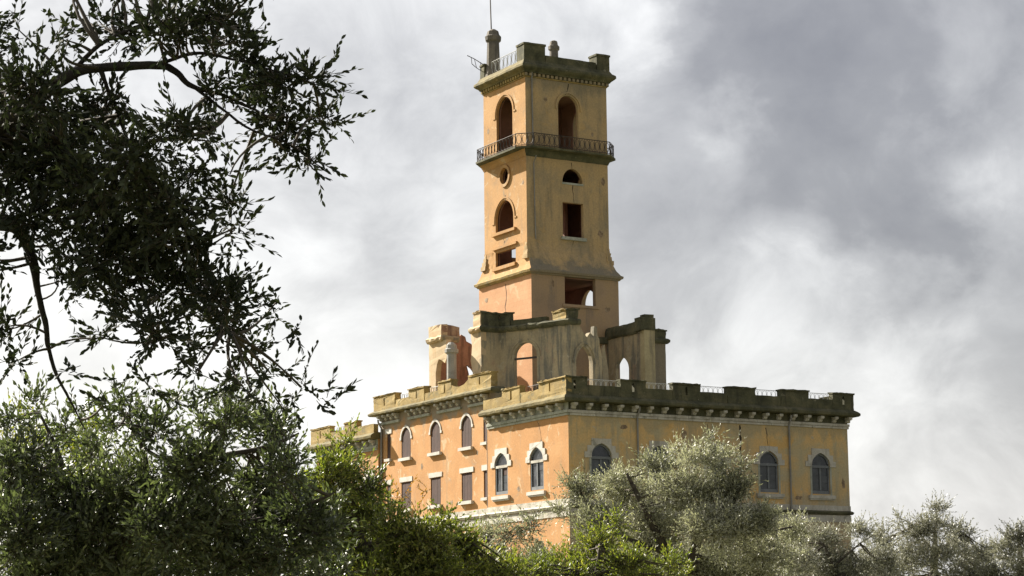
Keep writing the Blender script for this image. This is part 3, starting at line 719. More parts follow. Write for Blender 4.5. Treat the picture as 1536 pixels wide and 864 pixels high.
# dentils, cornice, parapet
part(MB().box(TU0-.08, TU1+.08, TV0-.08, TV1+.08, 49.63, 49.72), 'moulding', M['lichen'], tow)
for k, (mp, a, b) in enumerate(((tL, TV0-.1, TV1+.1), (tF, TU0-.1, TU1+.1), (tR, TV0-.1, TV1+.1))):
    mb = MB(); n = int((b-a)/.40)
    for i in range(n):
        s = a+.1+(b-a-.2)*i/(n-1); mb.mbox(mp, s-.12, s+.12, 49.74, 49.98, -.20, -.02)
    o = part(mb, 'dentil_row', (M['lichen'], M['tower_worn_lifted'], M['moss'])[k], tow)
    o['kind'] = 'stuff'
part(MB().box(TU0-.05, TU1+.05, TV0-.05, TV1+.05, 49.73, 50.0), 'frieze', M['moss'], tow)
for k, mb in enumerate(sweep(box_path(TU0, TU1, TV0, TV1), [(-.3, 50.01), (.24, 50.01), (.30, 50.12), (.55, 50.30), (.64, 50.42), (.62, 50.62), (.40, 50.80), (.22, 51.10), (-.3, 51.12)], .45, closed=True)):
    part(mb, 'cornice', (M['moss_lit'], M['moss'], M['moss'], M['moss'])[k], tow, rough=.035)
part(MB().box(TU0-.1, TU1+.1, TV0-.1, TV1+.1, 50.75, 51.05), 'roof', M['greystone'], tow)
def tmer(x0, x1, y0, y1, z1, mat, name='merlon'):
    m = part(MB().slab(lambda s, z, d: (s, z, 51.05+d), rect(x0, x1, y0, y1), 0, z1-51.05-.17, step=.4), name, mat, tow, rough=.03)
    part(MB().slab(lambda s, z, d: (s, z, z1-.167+d), rect(x0-.06, x1+.06, y0-.06, y1+.06), 0, .167, step=.4), 'coping', mat, m, rough=.04)
tmer(TU0-.2, 9.1, TV0-.2, 18.9, 52.62, M['moss'])
tmer(14.35, TU1+.25, TV0-.2, 18.9, 52.55, M['moss'])
tmer(14.35, TU1+.2, 24.0, TV1+.2, 52.45, M['moss']); tmer(TU0-.2, TU0+.35, 24.55, TV1+.2, 52.35, M['moss'])
part(MB().slab(mapV(TV0-.16), rect(9.17, 14.28, 51.06, 51.72), 0, .34, step=.4), 'parapet', M['moss'], tow, rough=.03)
railing(tL, 18.95, 24.5, 51.1, 52.35, M['palemetal'], tow, d=.12, step=.62, r=.028)
part(MB().lathe(7.75, 24.25, [(.78, 51.0), (.62, 52.0), (.54, 54.3), (.70, 54.45), (.74, 54.8), (.60, 54.95), (.50, 55.3), (.2, 55.5)], 10), 'chimney', M['chimney'], tow, rough=.012)
part(MB().lathe(11.48, 20.1, [(.40, 51.0), (.38, 53.0), (.50, 53.1), (.51, 53.4), (.38, 53.5), (.32, 53.85), (.12, 53.95)], 8), 'chimney', M['chimney'], tow, rough=.01)
part(MB().tube([(7.6, 24.3, 55.4), (7.55, 24.35, 58.5), (7.53, 24.37, 63.0)], [.06, .05, .03], 6), 'lightning_rod', M['iron'], tow)
bk = MB()
bk.tube([(7.3, 24.9, 52.3), (6.6, 25.6, 53.0), (6.1, 26.0, 53.35)], .035, 4); bk.tube([(7.3, 24.9, 51.6), (6.7, 25.4, 52.15), (6.4, 25.7, 52.55)], .03, 4)
bk.tube([(6.6, 25.6, 53.0), (6.7, 25.4, 52.15)], .03, 4); bk.tube([(7.0, 25.2, 52.65), (7.0, 25.2, 51.9)], .03, 4); bk.tube([(6.4, 25.8, 53.15), (6.4, 25.7, 52.55)], .03, 4)
part(bk, 'bent_railing', M['iron'], tow)
# trims of openings
def ring_arch(mp, c, h, zs, rise, w, d, mat, foot=.25, stop=.25):
    o = [(c+h+w+stop, zs-foot), (c+h+w+stop, zs-foot+.14), (c+h+w, zs-foot+.14)]+arch_top(c, h+w, zs, rise+w, p=.08)+[(c-h-w, zs-foot+.14), (c-h-w-stop, zs-foot+.14), (c-h-w-stop, zs-foot), (c-h-w+.14, zs-foot)]
    inn = arch_top(c, h+w-.14, zs, rise+w-.14, p=.08)
    return MB().slab(mp, o+inn[::-1]+[(c+h+w-.14, zs-foot)], -d, .04)
part(ring_arch(tL, 21.45, 1.38, 47.25, 1.42, .30, .06, None), 'hood_mould', M['tower_lit'], tow)
part(ring_arch(tL, 21.62, 1.52, 37.95, 1.62, .30, .06, None), 'hood_mould', M['tower_lit'], tow)
part(ring_arch(tF, 11.46, 1.02, 47.4, 1.08, .30, .10, None, stop=.0), 'hood_mould', M['tower_worn_lifted'], tow)
part(MB().slab(tL, circle(21.46, 41.66, .98, .98, 28), -.12, .05, [circle(21.46, 41.66, .72, .72, 24)]), 'oculus_ring', M['tower_lit'], tow)
part(MB().mbox(tL, 19.6, 23.6, 36.62, 36.87, -.22, .2), 'sill', M['tower_lit'], tow, rough=.012)
part(MB().mbox(tL, 19.45, 23.55, 35.42, 35.62, -.16, .1), 'label_mould', M['tower_lit'], tow, rough=.012)
part(MB().mbox(tL, 19.5, 23.4, 33.55, 33.84, -.28, .1), 'sill', M['tower_lit'], tow, rough=.012)
part(MB().mbox(tF, 10.55, 13.05, 35.78, 36.05, -.2, .2), 'sill', M['greystone'], tow, rough=.012)
part(MB().mbox(tF, 10.74, 12.86, 40.62, 40.79, -.05, .2), 'sill', M['greystone'], tow, rough=.008)
part(MB().mbox(lF, 10.1, 13.7, 29.86, 30.1, -.12, .2), 'sill', M['tower_base'], tow, rough=.012)
part(MB().tube([tF(7.75, 50.1, -.2), tF(7.8, 49.4, -.1), tF(7.82, 46, -.09), tF(7.85, 43.5, -.09)], .06, 6), 'downpipe', M['pipe'], tow)
part(MB().tube([tF(7.85, 42.7, -.6), tF(7.9, 42.2, -.09), tF(7.95, 38, -.09), tF(8.0, 35.6, -.09)], .05, 6), 'downpipe', M['pipe'], tow)
crack(tF, [(11.5, 49.5), (11.45, 48.9), (11.2, 48.5)], .14, tow, seed=6)
crack(tF, [(11.7, 42.6), (11.75, 42.0)], .10, tow, seed=7)
crack(tF, [(11.85, 40.6), (11.8, 39.9), (11.9, 39.1)], .12, tow, seed=8)
crack(tF, [(11.8, 35.75), (11.75, 35.2), (11.3, 34.6), (11.6, 34.2), (12.4, 33.6), (13.0, 33.2)], .10, tow, seed=9)
crack(tL, [(21.45, 40.0), (21.4, 39.5)], .14, tow, seed=10)
crack(lL, [(21.3, 32.2), (21.2, 31.2), (21.4, 30.2), (21.2, 28.6)], .13, tow, seed=11)
crack(tL, [(21.9, 36.2), (21.6, 36.0), (21.7, 35.8)], .16, tow, seed=12)

# places where the render has come off
M['rubble'] = material('bare_rubble_masonry', [(0.3, (0.16, 0.115, 0.075)), (0.5, (0.30, 0.215, 0.135)), (0.7, (0.44, 0.35, 0.24))], 2.6, fine=(14, 0.5), bump=0.8)
def loss(mp, c, z, rx, rz, parent, seed):
    rg = random.Random(seed); n = 15
    pts = [(c+rx*math.cos(2*math.pi*i/n)*rg.uniform(.5, 1.1), z+rz*math.sin(2*math.pi*i/n)*rg.uniform(.5, 1.1)) for i in range(n)]
    part(MB().slab(mp, pts, -.007, .02), 'plaster_loss', M['rubble'], parent)
for k, (mp, c, z, rx, rz, pr) in enumerate(((tF, 9.2, 47.9, .22, .25, tow), (tF, 13.9, 45.3, .16, .22, tow), (tF, 9.0, 44.6, .2, .3, tow), (tF, 14.6, 36.6, .4, .35, tow), (tF, 8.0, 34.6, .4, .5, tow), (tF, 12.2, 33.5, .75, .10, tow),
        (tF, 14.9, 41.2, .2, .5, tow), (tL, 24.3, 46.2, .2, .3, tow), (tL, 18.4, 40.5, .2, .25, tow), (tL, 21.2, 36.1, .22, .13, tow), (lF, 14.6, 29.9, .35, .25, tow), (lF, 9.2, 31.7, .2, .4, tow), (lL, 24.6, 31.3, .35, .25, tow),
        (mA, 3.95, 16.85, .22, .3, pal), (mA, 7.4, 13.6, .3, .22, pal), (mC, 23.9, 16.6, .25, .3, pal), (mC, 18.7, 13.3, .3, .2, pal), (mC, 14.4, 17.0, .18, .25, pal), (mR, 25.7, 14.2, .2, .5, pal), (mR, 21.2, 13.0, .4, .2, pal), (mR, 4.9, 17.9, .5, .2, pal), (mR, 10.4, 17.6, .3, .4, pal))):
    loss(mp, c, z, rx, rz, pr, 40+k)

# ------------------------------------------------------------------ ruined roof pavilion (cross plan round the tower foot)
pav = empty('ruined_pavilion', (11.1, 17.0, 20.2))
tag(pav, 'roofless ruined pavilion with stained walls and arches around the tower foot', 'ruin')
Z0, ZK = 20.2, 27.3
mB_ = mapS((2.2, 17.0), (3.9, 17.0), 1)
def pcorn(path, mats, closed=False, prof=None):
    for mb, mt in zip(sweep(path, prof or [(-.3, 27.22), (.12, 27.22), (.30, 27.38), (.34, 27.55), (.16, 27.72), (-.3, 27.74)], .4, closed), mats): part(mb, 'cornice', mt, pav, rough=.085, freq=2.4)
# near-left re-entrant corner
part(MB().slab(mapU(2.2), [(17.0, Z0), (18.55, Z0), (18.7, 22), (18.35, 23.5), (18.75, 25), (18.5, 26.2), (18.75, 27.3), (17.0, 27.3)], 0, .5, step=.6), 'wall', M['ruin_lit'], pav, rough=.04)
part(MB().slab(mapV(16.997), rect(2.203, 3.92, Z0, 27.3), 0, .5, step=.35), 'wall', M['ruin'], pav, rough=.03, freq=2.2)
D0, D1, FC = (3.9, 17.0), (5.95, 12.7), (6.62, 10.4)
LD = math.hypot(D1[0]-D0[0], D1[1]-D0[1])
mD = mapS(D0, D1, 1)
part(MB().slab(mD, rect(0, LD, Z0, 27.3), 0, .5, [arch(LD*.54, 1.16, Z0+.02, 25.05, 1.16, p=.04)], step=.35), 'wall', M['ruin'], pav, rough=.03, freq=2.2)
part(ring_arch(mD, LD*.54, 1.16, 25.05, 1.16, .34, .06, None, foot=.1, stop=.0), 'hood_mould', M['ruin'], pav)
part(MB().mbox(mD, LD*.54-1.17, LD*.54+1.17, 24.85, 25.0, .15, .3), 'transom', M['iron'], pav)
part(MB().slab(mapS(D1, FC), rect(0, math.dist(D1, FC), Z0, 27.3), .003, .5, step=.35), 'wall', M['ruin'], pav, rough=.03, freq=2.2)  # return wall angled away from the sun so it stays in shade
# front arm, broken beyond the pointed arch
part(MB().slab(mapV(10.397), [(6.63, Z0), (9.95, Z0), (9.9, 22.2), (9.72, 23.4), (9.78, 24.6), (9.5, 25.6), (9.48, 26.2), (9.30, 26.5), (9.28, 27.2), (9.02, 27.25), (8.95, 26.4), (8.6, 26.7), (8.3, 26.3), (7.9, 26.75), (7.55, 27.3), (6.63, 27.3)],
               0, .5, [arch(8.02, .78, Z0+.03, 24.2, 1.35)], step=.5), 'wall', M['ruin'], pav, rough=.03)
part(ring_arch(mapV(10.397), 8.02, .78, 24.2, 1.35, .32, .10, None, foot=.05, stop=0), 'hood_mould', M['ruin'], pav)
pcorn([(2.2, 18.6), (2.2, 17.0), D0, D1, FC, (7.6, 10.4)], [M['ruin_lit'], M['moss'], M['moss'], M['moss'], M['moss']])
def pmer(mp, s0, s1, z1, mat, t=.5, d0=-.05, z0=27.7):
    m = part(MB().slab(mp, rect(s0, s1, z0, z1-.13), d0, d0+t, step=.2), 'merlon', mat, pav, rough=.075, freq=2.4)
    part(MB().slab(mp, rect(s0-.07, s1+.07, z1-.127, z1), d0-.07, d0+t+.07, step=.2), 'coping', mat, m, rough=.085, freq=2.4)
pmer(mapU(2.2), 17.0, 18.2, 28.95, M['ruin_lit']); pmer(mapV(16.98), 2.25, 3.95, 28.9, M['moss'], d0=-.06); pmer(mD, .1, 1.15, 28.85, M['moss'])
part(MB().slab(mD, rect(1.2, LD-.02, 27.7, 28.15), -.03, .35, step=.4), 'parapet', M['moss'], pav, rough=.05)
pmer(mapV(10.38), 6.40, 7.45, 28.55, M['moss']); pmer(mapU(6.40), 10.45, 12.5, 28.55, M['lichen'], d0=-.04)
# broken jamb fragments of the fallen front wall
part(MB().slab(mapV(10.9), [(10.1, Z0), (10.75, Z0), (10.6, 24), (10.35, 25.4), (10.3, 25.9), (10.05, 25.2)], 0, .4, step=.5), 'wall_fragment', M['ruin'], pav, rough=.05)
# inner flank of the front arm with its arch, corner pier
part(MB().slab(mapU(14.45), [(11.4, Z0), (17.0, Z0), (17.0, 27.35), (11.4, 27.35)], 0, .32, [arch(14.7, 1.0, 22.7, 24.5, 1.05)], step=.6), 'wall', M['ruin'], pav, rough=.02)
pcorn([(14.45, 17.0), (14.45, 12.2)], [M['moss']], prof=[(-.5, 27.25), (.10, 27.25), (.22, 27.4), (.24, 27.8), (.1, 28.25), (-.5, 28.25)])
part(MB().slab(mapV(11.2), rect(14.42, 15.45, Z0, 27.4), 0, .6, step=.5), 'pier', M['ruin_pale'], pav, rough=.03)
part(MB().slab(mapV(11.15), rect(14.1, 15.5, 27.4, 28.45), 0, 1.0, step=.3).slab(mapV(11.3), rect(14.55, 15.45, 28.45, 28.75), 0, .7, step=.3), 'merlon', M['moss'], pav, rough=.05)
# right arm
part(MB().slab(mapV(16.6), rect(18.4, 20.2, Z0, 27.3), 0, .5, step=.5), 'wall', M['tower_worn_lifted'], pav, rough=.02)
part(MB().slab(mapUo(20.2), [(17.1, Z0), (19.6, Z0), (19.3, 23), (19.5, 25), (19.1, 27.3), (17.1, 27.3)], 0, .5, step=.5), 'wall', M['ochre_worn_lifted'], pav, rough=.02)
pcorn([(18.4, 16.6), (20.2, 16.6), (20.2, 19.0)], [M['moss'], M['moss']])
pmer(mapV(16.58), 18.4, 20.22, 28.5, M['moss']); pmer(mapUo(20.22), 17.1, 19.0, 28.5, M['moss'])
# tower-side ledge, left from the fallen roof
part(MB().slab(mapV(16.72), [(8.6, 26.9), (14.4, 26.9), (14.4, 27.45), (12.5, 27.5), (10.8, 27.4), (9.4, 27.6), (8.6, 27.3)], 0, .29, step=.4), 'ledge', M['moss'], pav, rough=.06)
# left arm: end wall with half arch, red inner wall
part(MB().slab(mapU(2.0), [(22.5, 26.2), (22.7, 27.3), (25.7, 27.3), (25.7, Z0), (24.55, Z0), (24.55, 24.6), (24.35, 25.35), (23.95, 25.75), (23.4, 25.6), (22.9, 25.3), (22.6, 25.7)][::-1], 0, .5, step=.5), 'wall', M['ruin_lit'], pav, rough=.04)
pcorn([(2.0, 25.7), (2.0, 23.4), (3.6, 23.4)], [M['ruin_lit'], M['ruin']])
part(MB().slab(mapV(23.42), [(1.95, 27.7), (3.75, 27.7), (3.7, 28.5), (3.0, 28.62), (1.95, 28.68)], 0, .6, step=.3), 'merlon', M['ruin_red'], pav, rough=.05)
part(MB().slab(mapU(1.945), rect(23.425, 25.7, 27.7, 28.7), 0, .6, step=.4), 'merlon', M['ruin_lit'], pav, rough=.04)
part(MB().slab(mapV(24.9), [(2.5, Z0), (7.0, Z0), (7.0, 23.6), (6.2, 24.2), (6.35, 25.4), (6.05, 26.6), (5.7, 27.4), (5.2, 27.6), (5.1, 28.0), (4.7, 28.15), (4.4, 27.8), (3.6, 27.9), (2.5, 27.9)], 0, .5, [arch(5.35, .8, 21.5, 24.7, .85)], step=.5), 'wall', M['red'], pav, rough=.04)
part(MB().slab(mapV(25.25), [(4.4, Z0), (5.75, Z0), (5.7, 23.2), (5.5, 24.3), (5.62, 24.8), (5.3, 25.9), (4.4, 25.9)], 0, .3, step=.4), 'niche_wall', M['red'], pav, rough=.03)

# ------------------------------------------------------------------ trees
def mesh_np(name, V, F, mat, parent=None, rnd=None, smooth=False):
    """V (n,3) floats, F (m,k) indices"""
    me = bpy.data.meshes.new(name)
    V = np.ascontiguousarray(V, np.float32); F = np.ascontiguousarray(F, np.int32); m, k = F.shape
    me.vertices.add(len(V)); me.vertices.foreach_set('co', V.ravel())
    me.loops.add(m*k); me.loops.foreach_set('vertex_index', F.ravel())
    me.polygons.add(m); me.polygons.foreach_set('loop_start', np.arange(0, m*k, k, dtype=np.int32))
    me.update(calc_edges=True)
    if rnd is not None:
        a = me.attributes.new('rnd', 'FLOAT', 'FACE'); a.data.foreach_set('value', np.ascontiguousarray(rnd, np.float32))
    me.materials.append(mat)
    ob = bpy.data.objects.new(name, me); COL.objects.link(ob)
    if parent:
        ob.parent = parent; ob.matrix_parent_inverse = Matrix.Translation(-parent.location)
    return ob

def unit(a): return a/(np.linalg.norm(a, axis=-1, keepdims=True)+1e-9)
def tubes_np(paths, radii, sides=3):
    """paths (n,k,3), radii (n,k)"""
    n, k, _ = paths.shape
    t = unit(np.gradient(paths, axis=1))
    ref = np.where(np.abs(t[..., 2:3]) < .9, np.array([0, 0, 1.0]), np.array([1.0, 0, 0]))
    a = unit(np.cross(t, ref)); b = np.cross(t, a)
    w = np.arange(sides)*2*np.pi/sides
    V = paths[:, :, None, :]+radii[:, :, None, None]*(np.cos(w)[None, None, :, None]*a[:, :, None, :]+np.sin(w)[None, None, :, None]*b[:, :, None, :])
    idx = np.arange(n*k*sides).reshape(n, k, sides)
    j2 = (np.arange(sides)+1) % sides
    F = np.stack([idx[:, :-1, :], idx[:, :-1][:, :, j2], idx[:, 1:][:, :, j2], idx[:, 1:, :]], -1).reshape(-1, 4)
    return V.reshape(-1, 3), F

LEAF6 = np.array([(0, 0, 0), (.45, .5, .12), (.62, .42, .10), (1, 0, .0), (.62, -.42, .10), (.45, -.5, .12)])   # unit leaf: length along x
def leaves_np(P, A, Nn, ln, wd, near):
    """leaf blades: base P, axis A, normal Nn"""
    S = np.cross(Nn, A)
    if near:
        U = np.array([(0, 0, 0), (.28, .42, .10), (.62, .46, .10), (1, 0, -.04), (.62, -.46, .10), (.28, -.42, .10)])
        V = P[:, None]+ln[:, None, None]*U[None, :, :1]*A[:, None]+wd[:, None, None]*(U[None, :, 1:2]*S[:, None]+U[None, :, 2:]*Nn[:, None])
        i = np.arange(len(P))[:, None]*6
        F = np.concatenate([i+np.array([[0, 1, 2, 3]]), i+np.array([[0, 3, 4, 5]])], 1).reshape(-1, 4)
        return V.reshape(-1, 3), F, 2
    U = np.array([(0, 0, 0), (.5, .5, .08), (1, 0, -.03), (.5, -.5, .08)])
    V = P[:, None]+ln[:, None, None]*U[None, :, :1]*A[:, None]+wd[:, None, None]*(U[None, :, 1:2]*S[:, None]+U[None, :, 2:]*Nn[:, None])
    i = np.arange(len(P))[:, None]*4
    F = np.concatenate([i+np.array([[0, 1, 2]]), i+np.array([[0, 2, 3]])], 1).reshape(-1, 3)
    return V.reshape(-1, 3), F, 2

def grow(name, label, cat, base, limbs, clusters, lmat, leaf=(.045, .014), twig=(.14, .26), per_twig=11, twigs=9, sub=1.0, near=False,
         seed=1, up=.25, singles=0, group=None, trunk=None, leaf_name='foliage', spread=.9, tone=None, shrink=.62, fill=.42, deep=.9, linked=.15, bark='bark'):
    """a tree: trunk, limbs, branchlets to leafy clumps. limbs: list of [(px,py,depth,radius)...]; clusters: (px,py,rx,ry,depth,weight)"""
    rg = np.random.default_rng(seed)
    root = empty(name, tuple(base)); tag(root, label, cat, group)
    lim_pts = []
    if trunk is not None:
        mb = MB(); mb.tube(trunk[0], trunk[1], 10); o = part(mb, 'trunk', M[bark], root, rough=.02, freq=3, smooth=True)
        for a, b in zip(trunk[0][:-1], trunk[0][1:]):
            for t in np.linspace(0, 1, 8): lim_pts.append(np.array(a)*(1-t)+np.array(b)*t)
    for L in limbs:
        pts = [at(x, y, d) for x, y, d, r in L]; rs = [r for *_, r in L]
        # smooth with catmull-rom
        P, Q = [], []
        for i in range(len(pts)-1):
            p0, p1, p2, p3 = pts[max(i-1, 0)], pts[i], pts[i+1], pts[min(i+2, len(pts)-1)]
            for t in np.linspace(0, 1, 7)[:-1]:
                P.append(.5*((2*p1)+(-p0+p2)*t+(2*p0-5*p1+4*p2-p3)*t*t+(-p0+3*p1-3*p2+p3)*t**3)); Q.append(rs[i]+(rs[i+1]-rs[i])*t)
        P.append(pts[-1]); Q.append(rs[-1])
        part(MB().tube(P, Q, 8), 'limb', M[bark], root, rough=.006, freq=12, smooth=True)
        lim_pts += P
    lim = np.array(lim_pts) if lim_pts else None
    tp, tr, LP, LA, LN, LL, LW, LC, bp, br = [], [], [], [], [], [], [], [], [], []
    for (px, py, rx, ry, dep, wgt) in clusters:
        c = at(px, py, dep); sh = shrink*(twig[0]+twig[1])/2*FPX/dep; area = rx*ry; rx, ry = max(rx-sh, .25*rx), max(ry-sh, .25*ry); mx, my = rx*dep/FPX, ry*dep/FPX; mz = deep*(mx+my)/2
        n = max(1, int(round(sub*wgt*max(.25, area/900.0))))
        q = rg.normal(size=(n, 3)); q = unit(q)*rg.random((n, 1))**fill
        C = c+q[:, :1]*mx*RT+q[:, 1:2]*my*UP+q[:, 2:]*mz*FW
        cl_tone = rg.normal()*.10
        for k in range(n):
            if lim is not None and rg.random() < linked:
                j = int(np.argmin(((lim-C[k])**2).sum(1)+rg.random(len(lim))*.05)); a = lim[j]
                mid = (a+C[k])/2+rg.normal(size=3)*.12*np.linalg.norm(C[k]-a)
                ts = np.linspace(0, 1, 6)[:, None]
                pth = (1-ts)**2*a+2*ts*(1-ts)*mid+ts**2*C[k]
                dl = np.linalg.norm(C[k]-a)
                bp.append(pth); br.append(np.linspace(min(.022, .004+.012*dl), .0035, 6)*(dep/11)**.2)
            m = max(3, int(twigs*(.7+.6*rg.random())))
            outw = unit(C[k]-c+1e-6)
            dr = unit(rg.normal(size=(m, 3))*spread+outw*.18+np.array([0, 0, up])*1.0)
            ln = rg.uniform(twig[0], twig[1], m)
            st = C[k]+rg.normal(size=(m, 3))*twig[0]*.25
            bend = rg.normal(size=(m, 3))*.25
            ts = np.linspace(0, 1, 4)[None, :, None]
            path = st[:, None]+ln[:, None, None]*(ts*dr[:, None]+ts**2*bend[:, None]*.5)
            tp.append(path); tr.append(np.tile(np.linspace(1, .45, 4), (m, 1))*.0022*(dep/11)**.35)
            K = per_twig
            s = np.linspace(.12, 1.0, K)[None, :].repeat(m, 0)+rg.normal(size=(m, K))*.03
            Pp = st[:, None]+ln[:, None, None]*(s[..., None]*dr[:, None]+s[..., None]**2*bend[:, None]*.5)
            T = unit(dr[:, None]+s[..., None]*bend[:, None])
            rnd = rg.normal(size=(m, K, 3)); side = unit(rnd-T*(rnd*T).sum(-1, keepdims=True))
            ang = rg.uniform(.45, 1.05, (m, K, 1))*(1-.55*(s[..., None]))
            A = unit(T*np.cos(ang)+side*np.sin(ang)+np.array([0, 0, .06]))
            r2 = rg.normal(size=(m, K, 3))+np.array([0, 0, .7]); Nn = unit(r2-A*(r2*A).sum(-1, keepdims=True))
            lf = leaf[0]*rg.uniform(.6, 1.2, (m, K)); lw = leaf[1]*rg.uniform(.75, 1.2, (m, K))
            tone_k = (tone(C[k]) if tone else 0)+cl_tone+rg.normal()*.07
            LP.append(Pp.reshape(-1, 3)); LA.append(A.reshape(-1, 3)); LN.append(Nn.reshape(-1, 3)); LL.append(lf.ravel()); LW.append(lw.ravel())
            LC.append(np.clip(.45+tone_k+rg.normal(size=m*K)*.17, 0, 1))
    LP, LA, LN = map(np.concatenate, (LP, LA, LN)); LL, LW, LC = map(np.concatenate, (LL, LW, LC))
    keep = np.ones(len(LP), bool)
    if singles:
        rel = LP-EYE; w = rel@FW; X = 768+FPX*(rel@RT)/w; Y = 432-FPX*(rel@UP)/w
        foreshort = np.linalg.norm(np.cross(LA, unit(rel)), axis=1)*np.abs((LN*unit(rel)).sum(1))
        score = LL/w*(.3+foreshort)-(w-w.min())*.0004
        score[(X < 5) | (X > 1530) | (Y < 5) | (Y > 860)] = -9
        pick = np.argsort(-score)[:singles]; keep[pick] = False
        me = None
        for i in pick:
            S = np.cross(LN[i], LA[i])
            mat4 = Matrix(((LA[i][0]*LL[i], S[0]*LW[i], LN[i][0]*LW[i], LP[i][0]), (LA[i][1]*LL[i], S[1]*LW[i], LN[i][1]*LW[i], LP[i][1]), (LA[i][2]*LL[i], S[2]*LW[i], LN[i][2]*LW[i], LP[i][2]), (0, 0, 0, 1)))
            if me is None:
                V, F, _ = leaves_np(np.zeros((1, 3)), np.array([[1.0, 0, 0]]), np.array([[0, 0, 1.0]]), np.ones(1), np.ones(1), True)
                o = mesh_np('leaf', V, F, lmat, None, np.full(2, .45)); me = o.data
            else: o = bpy.data.objects.new('leaf', me); COL.objects.link(o)
            o.parent = root; o.matrix_parent_inverse = Matrix.Translation(-root.location); o.matrix_basis = mat4
    V, F, rep = leaves_np(LP[keep], LA[keep], LN[keep], LL[keep], LW[keep], near)
    f = mesh_np(leaf_name, V, F, lmat, root, np.repeat(LC[keep], rep)); f['kind'] = 'stuff'
    V, F = tubes_np(np.concatenate(tp), np.concatenate(tr), 3)
    if bp:
        V2, F2 = tubes_np(np.array(bp), np.array(br), 5); F = np.concatenate([F, F2+len(V)]); V = np.concatenate([V, V2])
    t = mesh_np('twigs', V, F, M['twig'], root); t['kind'] = 'stuff'
    return root, len(LP)

ML = {
 'oak': leaf_mat('dark_oak_leaf', [(0.0, (0.016, 0.021, 0.013)), (0.5, (0.038, 0.046, 0.028)), (1.0, (0.085, 0.098, 0.06))], .8, .10, (0.15, 0.18, 0.08), .15),
 'olive_dark': leaf_mat('dark_olive_leaf', [(0.0, (0.024, 0.034, 0.018)), (0.45, (0.092, 0.112, 0.058)), (0.75, (0.165, 0.19, 0.10)), (1.0, (0.34, 0.36, 0.27))], .45, .28, (0.16, 0.18, 0.09)),
 'green': leaf_mat('bright_shrub_leaf', [(0.0, (0.036, 0.05, 0.016)), (0.45, (0.125, 0.15, 0.04)), (0.75, (0.22, 0.235, 0.065)), (1.0, (0.36, 0.32, 0.12))], .5, .36, (0.19, 0.22, 0.06)),
 'olive': leaf_mat('silver_olive_leaf', [(0.0, (0.08, 0.086, 0.052)), (0.45, (0.38, 0.385, 0.28)), (0.75, (0.57, 0.56, 0.45)), (1.0, (0.72, 0.71, 0.62))], .5, .28, (0.165, 0.172, 0.115)),
 'olive_grey': leaf_mat('grey_olive_leaf', [(0.0, (0.07, 0.075, 0.05)), (0.45, (0.32, 0.325, 0.245)), (0.75, (0.48, 0.475, 0.385)), (1.0, (0.52, 0.52, 0.46))], .42, .20, (0.165, 0.165, 0.135)),
}
def gpt(px, dep):
    p = at(px, 900, dep); return np.array([p[0], p[1], ground_z(p[0], p[1])])
cnt = {}

# A: dark evergreen oak overhanging the left of the view
def A_(*a): return a
oakD = 11.0
oc = []
for (x, y, rx, ry, w) in (
    (40,140,70,60,1.3),(60,205,60,45,1.3),(120,190,75,50,1.3),(25,270,60,45,1.3),(110,265,70,45,1.3),(195,235,60,45,1.2),(170,160,50,35,1.0),(255,195,50,35,1.0),
    (250,40,55,40,1.1),(305,25,50,35,1.3),(345,45,45,40,1.4),(372,95,38,40,1.5),(150,35,45,32,.7),(200,55,40,28,.8),(95,60,38,28,.45),(30,55,35,35,.35),(330,135,40,30,1.0),
    (300,195,42,30,.9),(285,255,45,32,1.0),(395,150,35,30,1.5),(425,125,28,24,1.9),(470,122,28,22,2.4),(425,175,42,24,1.8),(484,183,30,17,2.4),(420,215,36,22,2.0),(460,242,28,12,2.4),
    (335,215,28,14,.7),(345,262,22,12,.7),(60,330,65,45,1.3),(130,330,70,45,1.3),(205,310,60,40,1.2),(270,310,45,35,1.1),(345,300,22,28,1.7),(352,345,22,20,1.6),
    (150,390,70,40,1.3),(220,380,55,40,1.3),(285,365,40,35,1.2),(95,425,35,28,1.0),(180,440,55,32,1.2),(250,440,50,35,1.3),(315,430,42,32,1.3),(365,450,32,26,1.3),
    (232,500,32,40,1.3),(345,490,36,30,1.3),(375,525,26,24,1.0),(145,505,24,22,.8),(205,470,28,26,.9),(345,562,26,30,.8),(12,500,28,34,1.0),(20,545,26,24,.9),
    (290,470,30,22,.9),(75,250,60,60,1.2),(10,200,50,80,1.2),(-60,200,90,160,1.0),(-60,60,90,80,.8),(-40,380,60,60,.9),(200,-40,160,40,.8),(340,-20,80,30,1.0),(240,330,60,60,.9),(160,280,80,60,.9),(415,470,14,34,.8),(428,515,12,24,.7),(452,578,16,16,.8),(484,598,10,6,.9),(400,560,22,22,.8),(372,590,26,20,.9),(120,560,20,16,.5),(160,600,18,14,.5),(225,585,18,20,.6),(290,520,34,26,1.0),(300,560,24,20,.7),(420,610,22,14,.8),(260,400,60,40,1.0),(330,455,50,35,1.1),(190,350,70,50,1.0)):
    oc.append((x, y, rx*.92, ry*.92, oakD+random.Random(x*7+y).uniform(-.7, .7), w))
ob = gpt(-420, oakD+.3)
